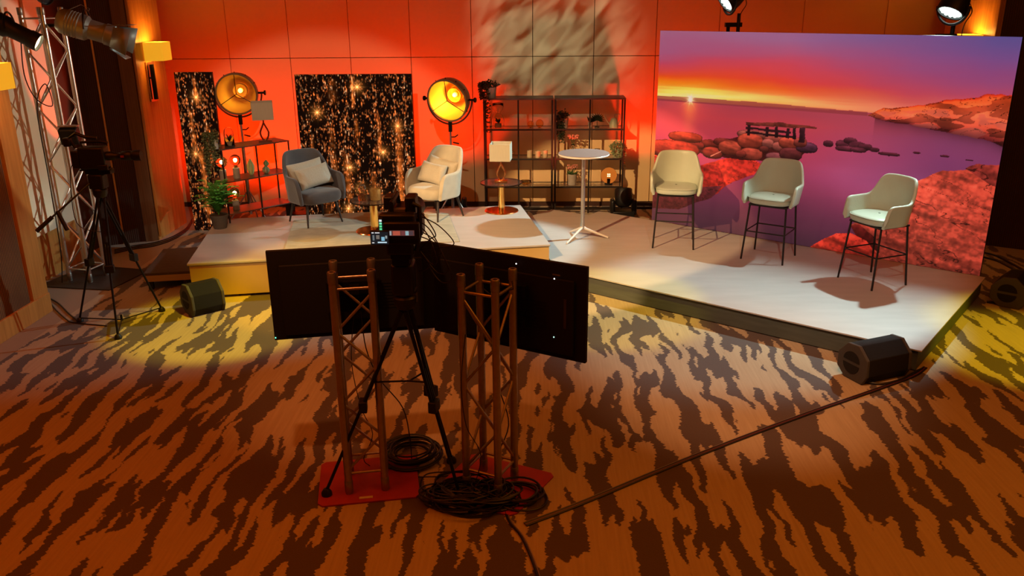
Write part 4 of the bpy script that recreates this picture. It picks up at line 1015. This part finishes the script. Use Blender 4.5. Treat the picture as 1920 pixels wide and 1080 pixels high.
monitor('black monitor seen from behind on the right truss post', (-.200, 5.025), -.500, 1.13, .875, 1.495, [(.095, 1.485-.03, (.9, .9, .9), 'white'), (.36, 1.40, (.9, .9, .9), 'white'), (.36, 1.02, (.3, .6, .5), 'teal')])

# left truss tower with spots
tL = thing('truss_tower', 'tall aluminium truss tower on a black plate by the cream wall panel', 'truss', (-5.145, 9.045, 0), R(-12))
truss(tL, .267, 2.96, r=.025, rb=.010, pitch=.27, z0=.014)
MB().prism([(-.36, -.38), (.52, -.32), (.50, .42), (-.36, .44)], 0, .012).build('base_plate', mat('black_base_plate', (.03, .027, .025), .45, var=(9, .3)), tL, bevel=.002)
def profile_spot(label, loc, target, ln, r, body, lit, pw, col, ang, blend, grp, doors=False, rad=.04):
    t = thing('profile_spotlight', label, 'stage light', loc, 0, grp)
    d = (Vector(target)-Vector(loc)).normalized(); q = d.to_track_quat('Z', 'Y').to_matrix(); O_ = (0, 0, 0)
    MB().lathe([(0, -ln*.62), (r*.75, -ln*.62), (r*.95, -ln*.56), (r, -ln*.5), (r, -ln*.12), (r*.78, -ln*.06), (r*.78, ln*.20), (r*.86, ln*.22), (r*.86, ln*.36), (r*.80, ln*.36), (r*.80, ln*.30), (0, ln*.30)], O_, 36, q).build('body', body, t)
    MB().disc(r*.79, ln*.301, ln*.315, O_, 36, q).build('lens', lit, t)
    P = MB()
    for k in range(5): P.lathe([(r*1.0, -ln*(.46-.05*k)), (r*1.05, -ln*(.455-.05*k)), (r*1.0, -ln*(.44-.05*k))], O_, 36, q)
    P.build('cooling_fins', body, t)
    hx = Vector((d.y, -d.x, 0)).normalized(); 
    P = MB(); P.path([hx*cos(a)*r*1.3-d*.05+Vector((0, 0, sin(a)*r*1.5)) for a in np.linspace(0, pi, 16)], .010, 8); P.build('yoke', BLKM, t)
    if doors:
        e1 = q @ Vector((1, 0, 0)); e2 = q @ Vector((0, 1, 0)); f = d*ln*.36
        for s_, u, v in ((1, e1, e2), (-1, e1, e2), (1, e2, e1), (-1, e2, e1)):
            b0 = f+u*s_*r*.95; b1 = b0+d*.17+u*s_*.055; w0, w1 = v*r*.8, v*r*1.05
            MB().add([b0-w0, b0+w0, b1+w1, b1-w1], [(0, 1, 2, 3)]).build('barn_door', body, t, solid=.003)
    if pw:
        l = spot('spot_beam', Vector(loc)+d*(ln*.34), target, pw, col, ang, blend, rad); attach(l, t)
    return t
LITW = mat('lit_warm_lens', (1, .9, .7), .3, em=(1, .80, .42), ems=9)
LITC = mat('lit_cool_lens', (.9, 1, .95), .3, em=(.8, 1, .93), ems=2.5)
profile_spot('black profile spotlight glowing white at the left edge of the truss tower', (-5.22, 8.66, 2.735), (-1.5, 9.3, .6), .66, .105, BLK, LITW, 0, None, 30, .3, 'spotlights on the tall truss')
profile_spot('grey spotlight with black barn doors reaching right from the truss tower', (-4.47, 8.75, 2.735), (-3.0, 9.1, 2.22), .54, .125, mat('grey_fixture_paint', (.20, .21, .21), .45, .3, var=(12, .1)), LITC, 0, None, 40, .4, 'spotlights on the tall truss', doors=True)
profile_spot('dark spotlight on top of the truss tower cut by the top of the photo', (-5.10, 8.95, 3.12), (-2.5, 8.0, 1.9), .45, .10, BLK, LENSG, 0, None, 30, .3, 'spotlights on the tall truss')
spot('truss_beam', (-4.95, 8.72, 2.60), (-1.6, 9.9, .5), 150, (1, .80, .52), 50, .35, .05)
ba = thing('clamp_arm', 'short scaffold arm holding the grey spotlight to the truss', 'clamp', (-4.95, 8.98, 2.78)); MB().tube((-.15, 0, 0), (.42, -.16, 0), .02).build('tube', BLKM, ba); MB().box((.02, 0, 0), (.07, .07, .08)).build('clamp', STEEL, ba); MB().path([(.3, -.1, .02), (.42, -.12, .16), (.3, -.05, .2), (0.05, 0, .12)], .004).build('safety_wire', STEEL, ba)
fl_ = thing('flood_light', 'small black flood light clamped halfway up the truss tower', 'stage light', (-4.93, 8.82, 1.68), R(10))
MB().box((0, -.03, 0), (.18, .13, .17), rot=Matrix.Rotation(R(18), 3, 'X')).build('housing', BLK, fl_, bevel=.012); MB().box((0, -.03, .095), (.19, .10, .012)).build('visor', STEEL, fl_); MB().tube((0, 0, 0), (0, .08, 0), .02).build('clamp', BLKM, fl_)
cbp = thing('hanging_cable', 'black cable looping down the tall truss tower', 'cable', (-5.145, 9.045, 0))
MB().cord([(-.16, -.16, 2.7), (-.19, -.18, 2.3), (-.10, -.2, 2.05), (.06, -.2, 1.98), (.0, -.16, 2.2), (-.14, -.15, 1.95), (-.15, -.16, 1.2), (-.17, -.16, .4), (-.2, -.2, .02)], .006).build('cable', CABLE, cbp)
# red light climbing the dark wall behind the truss
spot('red_uplight', (-4.6, 9.9, .2), (-5.6, 9.66, 2.3), 380, (1, .055, .01), 24, .4, .03)

# ================================================================== CAMERAS ON TRIPODS
def tripod(t, feet, top, apex, r=.011, spread=.30, ped=None):
    ap = Vector(apex)
    for f in feet:
        f = Vector(f); L_ = (f-ap); a = ap+L_*.04; d = L_.normalized(); sd_ = d.cross(Vector((0, 0, 1))).normalized(); k1 = ap+L_*.52
        up = sd_*.028
        P = MB(); P.tube(a+up, k1+up*.8, r).tube(a-up, k1-up*.8, r); leg = P.build('leg', BLKM, t)
        P = MB(); P.tube(k1-d*.25, f+Vector((0, 0, .03)), r*.95); P.build('lower_leg', BLKM, leg)
        P = MB(); P.box(k1, (.05, .085, .075), math.atan2(d.y, d.x)); P.build('leg_clamp', BLK, leg, bevel=.006)
        P = MB(); P.lathe([(0, 0), (.034, 0), (.034, .02), (.018, .045), (0, .05)], (f.x, f.y, f.z), 16); P.build('foot', BLK, leg)
        sp0 = ap+L_*spread_t
        P = MB(); P.tube(Vector((ap.x, ap.y, sp_z)), sp0, .006); P.build('spreader', BLKM, t)
    P = MB(); P.lathe([(0, ap.z-.04), (.05, ap.z-.04), (.065, ap.z-.01), (.07, ap.z+.03), (.045, ap.z+.06), (0, ap.z+.06)], (ap.x, ap.y, 0), 24); P.build('crown', BLK, t)
# operated-position camera in the middle
cx0, cy0 = -.785, 4.70
spread_t, sp_z = .40, .78
ct = thing('camera_tripod', 'black tripod between the two truss posts carrying the near video camera', 'tripod', (cx0, cy0, 0))
tripod(ct, [(-.555, -.075, .014), (.29, -.075, .014), (.20, .36, 0)], 1.3, (0, 0, 1.30))
MB().box((0, 0, 1.455), (.13, .15, .19)).lathe([(0, 1.35), (.075, 1.35), (.075, 1.39), (0, 1.39)]).build('fluid_head', BLK, ct, bevel=.015)
MB().box((0, 0, 1.575), (.10, .19, .05)).build('head_plate', BLKM, ct, bevel=.006)
vc = thing('video_camera', 'large black video camera seen from behind with small lit screens', 'video camera', (cx0, cy0, 1.60))
MB().box((.01, .02, .15), (.155, .34, .24)).build('body', BLK, vc, bevel=.012)
MB().box((.01, 0, .015), (.12, .26, .03)).build('base_plate', BLKM, vc, bevel=.004)
MB().box((0.01, -.165, .22), (.20, .08, .12)).build('battery', BLK, vc, bevel=.01)
P = MB(); P.path([(-.03, -.12, .26), (-.03, -.13, .325), (-.03, .10, .335), (-.03, .14, .26)], .014, 10); P.build('top_handle', BLK, vc)
MB().box((-.055, -.02, .315), (.05, .12, .07)).build('receiver', BLK, vc, bevel=.006); MB().box((.07, -.02, .305), (.06, .13, .09)).build('microphone_mount', BLK, vc, bevel=.008)
MB().box((.01, -.10, .285), (.07, .05, .012)).build('handle_plate', mat('worn_plate', (.16, .13, .11), .4, .5, var=(30, .3)), vc)
MB().path([(.085, -.1, .32), (.125, -.10, .30), (.125, -.12, .16), (.10, -.12, .05)], .014, 10).build('side_grip', BLK, vc)
MB().box((.112, -.06, .19), (.055, .12, .11)).build('side_module', BLK, vc, bevel=.01)
MB().lathe([(0, 0), (.06, 0), (.065, .10), (.055, .12), (.06, .20), (.07, .26), (.07, .28), (0, .28)], (.01, .19, .17), 32, Matrix.Rotation(R(-90), 3, 'X')).build('lens', BLK, vc)
MB().box((.04, -.235, .185), (.20, .035, .125)).build('viewfinder', BLK, vc, bevel=.008)
MB().box((.04, -.2535, .142), (.185, .003, .02)).build('viewfinder_hood', BLKM, vc)
def lit(n, c, s_): return mat(n, tuple(k*.3 for k in c), .4, em=c, ems=s_, var=(60, .5))
P = MB(); P.box((.04, -.2545, .190), (.145, .002, .030)); sc_ = P.build('viewfinder_screen', lit('lit_viewfinder_dark', (.10, .035, .03), 1.0), vc)
for x, w_, c_, n in ((-.062, .018, (.35, .40, .42), 'a'), (-.025, .040, (.5, .10, .06), 'b'), (.012, .02, (.18, .05, .05), 'c'), (.033, .018, (.30, .50, .55), 'd'), (.055, .02, (.08, .05, .06), 'e')):
    MB().box((x+.04, -.2558, .190), (w_, .001, .024)).build('screen_picture', lit('lit_picture_'+n, c_, .8), sc_)
MB().box((-.072, -.235, .235), (.022, .02, .075)).build('audio_meter', BLK, vc, bevel=.003)
for k, c_ in enumerate([(.1, .7, .3), (.1, .7, .3), (.2, .8, .5), (.7, .8, .8)]): MB().box((-.072, -.2455, .210+.016*k), (.014, .002, .011)).build('meter_segment', lit('lit_meter_%s' % 'gghw'[k], c_, 1.0), vc)
MB().box((-.075, -.265, .168), (.105, .022, .082)).build('side_monitor', BLK, vc, bevel=.004)
P = MB(); P.box((-.075, -.2768, .168), (.095, .001, .070)); sm = P.build('side_monitor_screen', lit('lit_side_dark', (.01, .012, .015), 1), vc)
for x, z, a, b, c_ in ((-.155, .088, .012, .005, (.8, .8, .8)), (-.13, .088, .025, .005, (.7, .7, .7)), (-.152, .06, .010, .03, (.12, .15, .16)), (-.128, .064, .018, .022, (.16, .14, .12)), (-.10, .054, .018, .022, (.2, .45, .6)), (-.082, .064, .010, .016, (.25, .3, .3)), (-.155, .032, .012, .005, (.7, .7, .7)), (-.105, .034, .05, .007, (.5, .7, .8))):
    MB().box((x+.043, -.2778, z+.11), (a, .001, b)).build('screen_picture', lit('lit_side_%d' % int(c_[0]*100), c_, 1.0), sm)
MB().box((-.10, -.13, .17), (.03, .20, .04)).build('monitor_arm', BLK, vc, bevel=.005)
MB().lathe([(0, 0), (.03, 0), (.03, .02), (0, .02)], (-.135, -.13, .14), 20, Matrix.Rotation(R(90), 3, 'Y')).build('knob', BLK, vc)
P = MB()
for k in range(6):
    a = random.uniform(.08, .19); z = .28-.03*k
    P.cord([(.12, -.10, z), (.12+a*.6, -.13, z-.05), (.13+a, -.14, z-.13-.02*k), (.14+a*.5, -.12, z-.16-.02*k), (.11, -.08, .04)], .0035, 6)
P.cord([(.12, -.1, .04), (.17, -.12, -.03), (.14, -.1, -.07), (.1, -.06, -.09)], .0035, 6); P.build('cables', CABLE, vc)

# far left camera
lx, ly = -4.08, 7.62
lt_ = thing('camera_tripod', 'black tripod near the left wall carrying the far video camera', 'tripod', (lx, ly, 0))
spread_t, sp_z = .97, .05
tripod(lt_, [(-.46, .07, 0), (.135, -.37, 0), (.235, .37, 0)], 1.3, (0, 0, 1.32))
MB().lathe([(0, .04), (.012, .04), (.012, .1), (0, .1)]).build('floor_spreader_hub', BLKM, lt_)
MB().box((0, 0, 1.43), (.14, .12, .14)).build('fluid_head', BLK, lt_, bevel=.015); MB().box((.03, 0, 1.52), (.24, .09, .04)).build('head_plate', BLKM, lt_, bevel=.006)
P = MB(); P.tube((-.05, -.05, 1.42), (-.42, -.32, 1.08), .009).tube((-.34, -.262, 1.153), (-.46, -.35, 1.04), .019).tube((-.3, -.235, 1.2), (-.22, -.27, 1.03), .018); P.build('pan_bar', BLK, lt_)
v2 = thing('video_camera', 'black video camera in profile pointing right near the truss tower', 'video camera', (lx, ly, 1.541), R(6))
MB().box((.0, 0, .11), (.23, .15, .20)).build('body', BLK, v2, bevel=.015)
MB().box((-.145, 0, .10), (.07, .13, .16)).build('battery', BLK, v2, bevel=.01)
MB().lathe([(0, 0), (.04, 0), (.042, .06), (.028, .08), (.028, .13), (.042, .15), (.046, .22), (.040, .23), (.05, .26), (.05, .315), (0, .315)], (.11, 0, .12), 32, Matrix.Rotation(R(90), 3, 'Y')).build('lens', BLK, v2)
MB().path([(-.09, 0, .20), (-.10, 0, .25), (.08, 0, .255), (.14, 0, .24)], .013, 10).build('top_handle', BLK, v2)
MB().path([(-.14, -.02, .20), (-.19, -.02, .29), (-.12, -.02, .335), (-.04, -.02, .30), (.06, -.02, .29)], .016, 10).build('viewfinder_arm', BLK, v2)
MB().box((-.20, -.03, .26), (.06, .07, .08)).build('viewfinder', BLK, v2, bevel=.01)
MB().box((.1, -.09, .03), (.09, .03, .05)).build('side_grip', BLK, v2, bevel=.008)
MB().box((.27, -.052, .12), (.03, .004, .02)).build('red_badge', mat('dull_red_badge', (.25, .03, .02), .5, var=(30, .2)), v2)
MB().box((.0, 0, .0), (.26, .1, .012)).build('base_plate', BLKM, v2)
MB().cord([(-.18, .02, .08), (-.24, .0, -.05), (-.25, -.02, -.5), (-.05, 0, -.6)], .004, 6).build('cable', CABLE, v2)

# ================================================================== FLOOR MONITOR SPEAKERS
def wedge(label, loc, rz, roll, W=.46):
    t = thing('floor_monitor_speaker', label, 'speaker', loc, rz, 'black wedge speakers')
    # section in local y-z (resting on a flat), axis along x
    sec = [(-.13, 0), (.06, 0), (.155, .075), (.155, .20), (.06, .305), (-.06, .315), (-.165, .22), (-.175, .08)]
    def pr(x0, x1, k, m_, nm, bev=.006):
        P = MB(); n = len(sec); q = [(y*k, (z-.15)*k+.15) for y, z in sec]
        P.add([(x0, y, z) for y, z in q]+[(x1, y, z) for y, z in q], [tuple(range(n-1, -1, -1)), tuple(range(n, 2*n))]+[(i, (i+1) % n, n+(i+1) % n, n+i) for i in range(n)])
        return P.build(nm, m_, t, bevel=bev)
    pr(-W/2+.03, W/2-.03, .985, GRILL, 'cabinet'); pr(-W/2, -W/2+.03, 1, SPK, 'end_cap'); pr(W/2-.03, W/2, 1, SPK, 'end_cap')
    for x in (-W/2-.001, W/2+.001):
        for s_ in (-1, 1):
            P = MB(); pts = [(x, .0+.088*cos(a), .15+s_*(.014+.080*sin(a))) for a in np.linspace(0, pi, 14)]
            P.add(pts+[(x+(.003 if x > 0 else -.003), y, z) for _, y, z in pts], [tuple(range(14)), tuple(range(27, 13, -1))]+[(i, (i+1) % 14, 14+(i+1) % 14, 14+i) for i in range(14)]); P.build('handle_recess', GRILL, t)
    return t
wedge('black wedge speaker at the front right corner of the low stage', (2.80, 6.52, 0), R(24), 0, .48)
wedge('black wedge speaker at the front left corner of the taller stage', (-3.42, 8.02, 0), R(42), 0, .34)
wedge('black wedge speaker behind the right edge of the low stage', (4.86, 8.30, 0), R(50), 0, .40)

# ================================================================== CABLES ON THE FLOOR
def floor_cable(label, pts, r=.005, z=None, m_=CABLE, name='cable', n=3, wob=.0):
    ps = [Vector((p_[0], p_[1], (p_[2] if len(p_) > 2 else r))) for p_ in pts]; out = []
    for i in range(len(ps)-1):
        p0 = ps[max(0, i-1)]; p1 = ps[i]; p2 = ps[i+1]; p3 = ps[min(len(ps)-1, i+2)]
        for k in range(6):
            t = k/6; out.append(.5*((2*p1)+(-p0+p2)*t+(2*p0-5*p1+4*p2-p3)*t*t+(-p0+3*p1-3*p2+p3)*t**3))
    out.append(ps[-1]); return MB().path(out, r, 6)
def gpx(*q): v = gp(*q); return (v.x, v.y)
run = thing('cable_bundle', 'taut bundle of cables running across the carpet to the low stage', 'cable', (0, 0, 0))
k0 = [(985, 985), (1100, 941), (1300, 858), (1500, 782), (1640, 733), (1712, 706), (1735, 690)]
MAG = mat('plum_cable', (.10, .022, .025), .4, var=(20, .2)); GRC = mat('grey_cable', (.16, .13, .12), .35, var=(20, .2))
for off, m_, r_ in ((-.013, CABLE, .0065), (0, MAG, .006), (.012, CABLE, .006), (.022, GRC, .004)):
    pts = [(gpx(*q)[0]-off*.5, gpx(*q)[1]+off*.9) for q in k0]; floor_cable('', pts, r_).build('cable', m_, run)
run2 = thing('cable_bundle', 'grey and black cables leaving the photo at the bottom centre', 'cable', (0, 0, 0))
k1 = [(940, 930), (952, 975), (975, 1005), (990, 1035), (1005, 1075), (1015, 1110)]
for off, m_, r_ in ((0, CABLE, .007), (.014, GRC, .005)):
    floor_cable('', [(gpx(*q)[0]+off, gpx(*q)[1]) for q in k1], r_).build('cable', m_, run2)
random.seed(21)
def coil(label, cpx, rx, ry, turns, thick, jit, name='cable_coil', z0=.006, col=CABLE, zt=.05):
    c = gp(*cpx); t = thing(name, label, 'cable', (c.x, c.y, 0)); pts = []
    n = 26*turns
    for i in range(n+1):
        a = 2*pi*i/26; k = .62+.38*(.5+.5*sin(a/turns*1.7+i*.013)); j_ = .5+.5*sin(a*.37+1)
        pts.append((rx*(k+jit*sin(a*.61))*cos(a)+.01*sin(a*.3), ry*(k+jit*cos(a*.47))*sin(a)+.02*sin(a*.23), z0+thick+zt*(.5+.5*sin(a*.41+.4))))
    MB().path(pts, thick, 6).build('cable', col, t); return t
coil('round black cable coil between the truss posts', (772, 858), .20, .20, 13, .0065, .06, z0=.014, zt=.06)
coil('loose black cable loops at the foot of the right truss post', (975, 935), .16, .15, 6, .007, .12)
def tangle(label, cpx, rx, ry, n, th):
    c = gp(*cpx); t = thing('cable_tangle', label, 'cable', (c.x, c.y, 0))
    for k in range(n):
        a0 = random.uniform(0, 6.3); pts = []; r0 = random.uniform(.35, 1.0); ph = random.uniform(0, 6); cx_ = random.uniform(-.35, .35)*rx; cy_ = random.uniform(-.3, .3)*ry
        for i in range(60):
            a = a0+i*.17; rr_ = r0*(1+.25*sin(a*1.7+ph)); pts.append((cx_+rx*.7*rr_*cos(a), cy_+ry*.7*rr_*sin(a), th+.006+.07*(.5+.5*sin(a*.9+ph))))
        MB().path(pts, th, 6).build('cable', CABLE, t)
    P = MB(); P.box((0, 0, .03), (.16, .09, .055), .3).box((-.1, .05, .025), (.10, .07, .045), -.4); P.build('power_strip', BLK, t, bevel=.006)
    return t
tangle('black tangle of cables and plugs in front of the right truss post', (893, 938), .34, .22, 30, .0055)
lp = thing('loose_cable', 'thin cable looping on the carpet from the coil to the tangle', 'cable')
fcb = floor_cable('', [gpx(*q) for q in [(700, 905), (735, 893), (790, 895), (850, 890), (880, 862), (858, 905), (820, 925), (790, 915), (800, 890), (850, 885)]], .004); fcb.build('cable', CABLE, lp)
# drooping cables from the monitors
dr = thing('hanging_cable', 'thin cables hanging from the left monitor down to the coil', 'cable', (-1.11, 4.95, 0))
MB().cord([(.0, 0, 1.15), (.02, -.02, .9), (.10, -.05, .7), (.24, -.06, .5), (.27, -.02, .25), (.25, .12, .02)], .004, 6).build('cable', CABLE, dr)
MB().cord([(-.05, 0, 1.1), (-.08, -.02, .8), (-.03, -.06, .5), (.03, -.05, .3), (-.04, -.05, .12), (-.02, .02, .02)], .003, 6).build('cable', CABLE, dr)
dr2 = thing('hanging_cable', 'thin cables hanging inside the right truss post', 'cable', (-.299, 4.775, 0))
MB().cord([(.08, .08, 1.38), (.02, .05, 1.0), (.06, .02, .7), (.12, -.02, .45), (.03, -.08, .2), (.1, -.1, .02)], .004, 6).build('cable', CABLE, dr2)
MB().cord([(-.13, -.10, 1.1), (-.16, -.13, .8), (-.14, -.12, .5), (-.05, -.15, .3), (-.12, -.16, .02)], .003, 6).build('cable', CABLE, dr2)
wcb = thing('loose_cable', 'black cables lying along the foot of the left wall', 'cable')
floor_cable('', [gpx(*q) for q in [(92, 560), (110, 570), (130, 590), (150, 605)]], .007).build('cable', CABLE, wcb)
floor_cable('', [gpx(*q) for q in [(92, 566), (105, 582), (125, 600), (140, 606), (200, 612)]], .006).build('cable', CABLE, wcb)
wc2 = thing('loose_cable', 'black cables on the carpet along the diagonal wall and oak pillar', 'cable')
for dy in (0, 5, 10): floor_cable('', [gpx(x, y+dy*.6) for x, y in [(215, 470), (250, 462), (290, 456), (325, 444), (350, 428), (360, 412)]], .008).build('cable', CABLE, wc2)
wc3 = thing('loose_cable', 'black cables on the carpet behind the right end of the backdrop', 'cable')
for dy in (0, 9): floor_cable('', [gpx(x, y+dy) for x, y in [(1845, 475), (1870, 482), (1895, 495), (1925, 512)]], .012).build('cable', CABLE, wc3)
floor_cable('', [gpx(x, y) for x, y in [(1850, 568), (1885, 572), (1925, 571)]], .014).build('cable', CABLE, wc3)
wc4 = thing('loose_cable', 'black cable curling from the front right speaker to the stage corner', 'cable')
floor_cable('', [gpx(x, y) for x, y in [(1600, 714), (1650, 722), (1690, 714), (1715, 700), (1728, 694)]], .011).build('cable', CABLE, wc4)
wc5 = thing('loose_cable', 'black cables on the floor under the wide rack along the wall', 'cable')
for k in range(3): floor_cable('', [(-.7, 12.42+.02*k), (.1, 12.36+.03*k), (.7, 12.45-.02*k), (1.5, 12.38+.04*k), (2.6, 12.40)], .010).build('cable', CABLE, wc5)
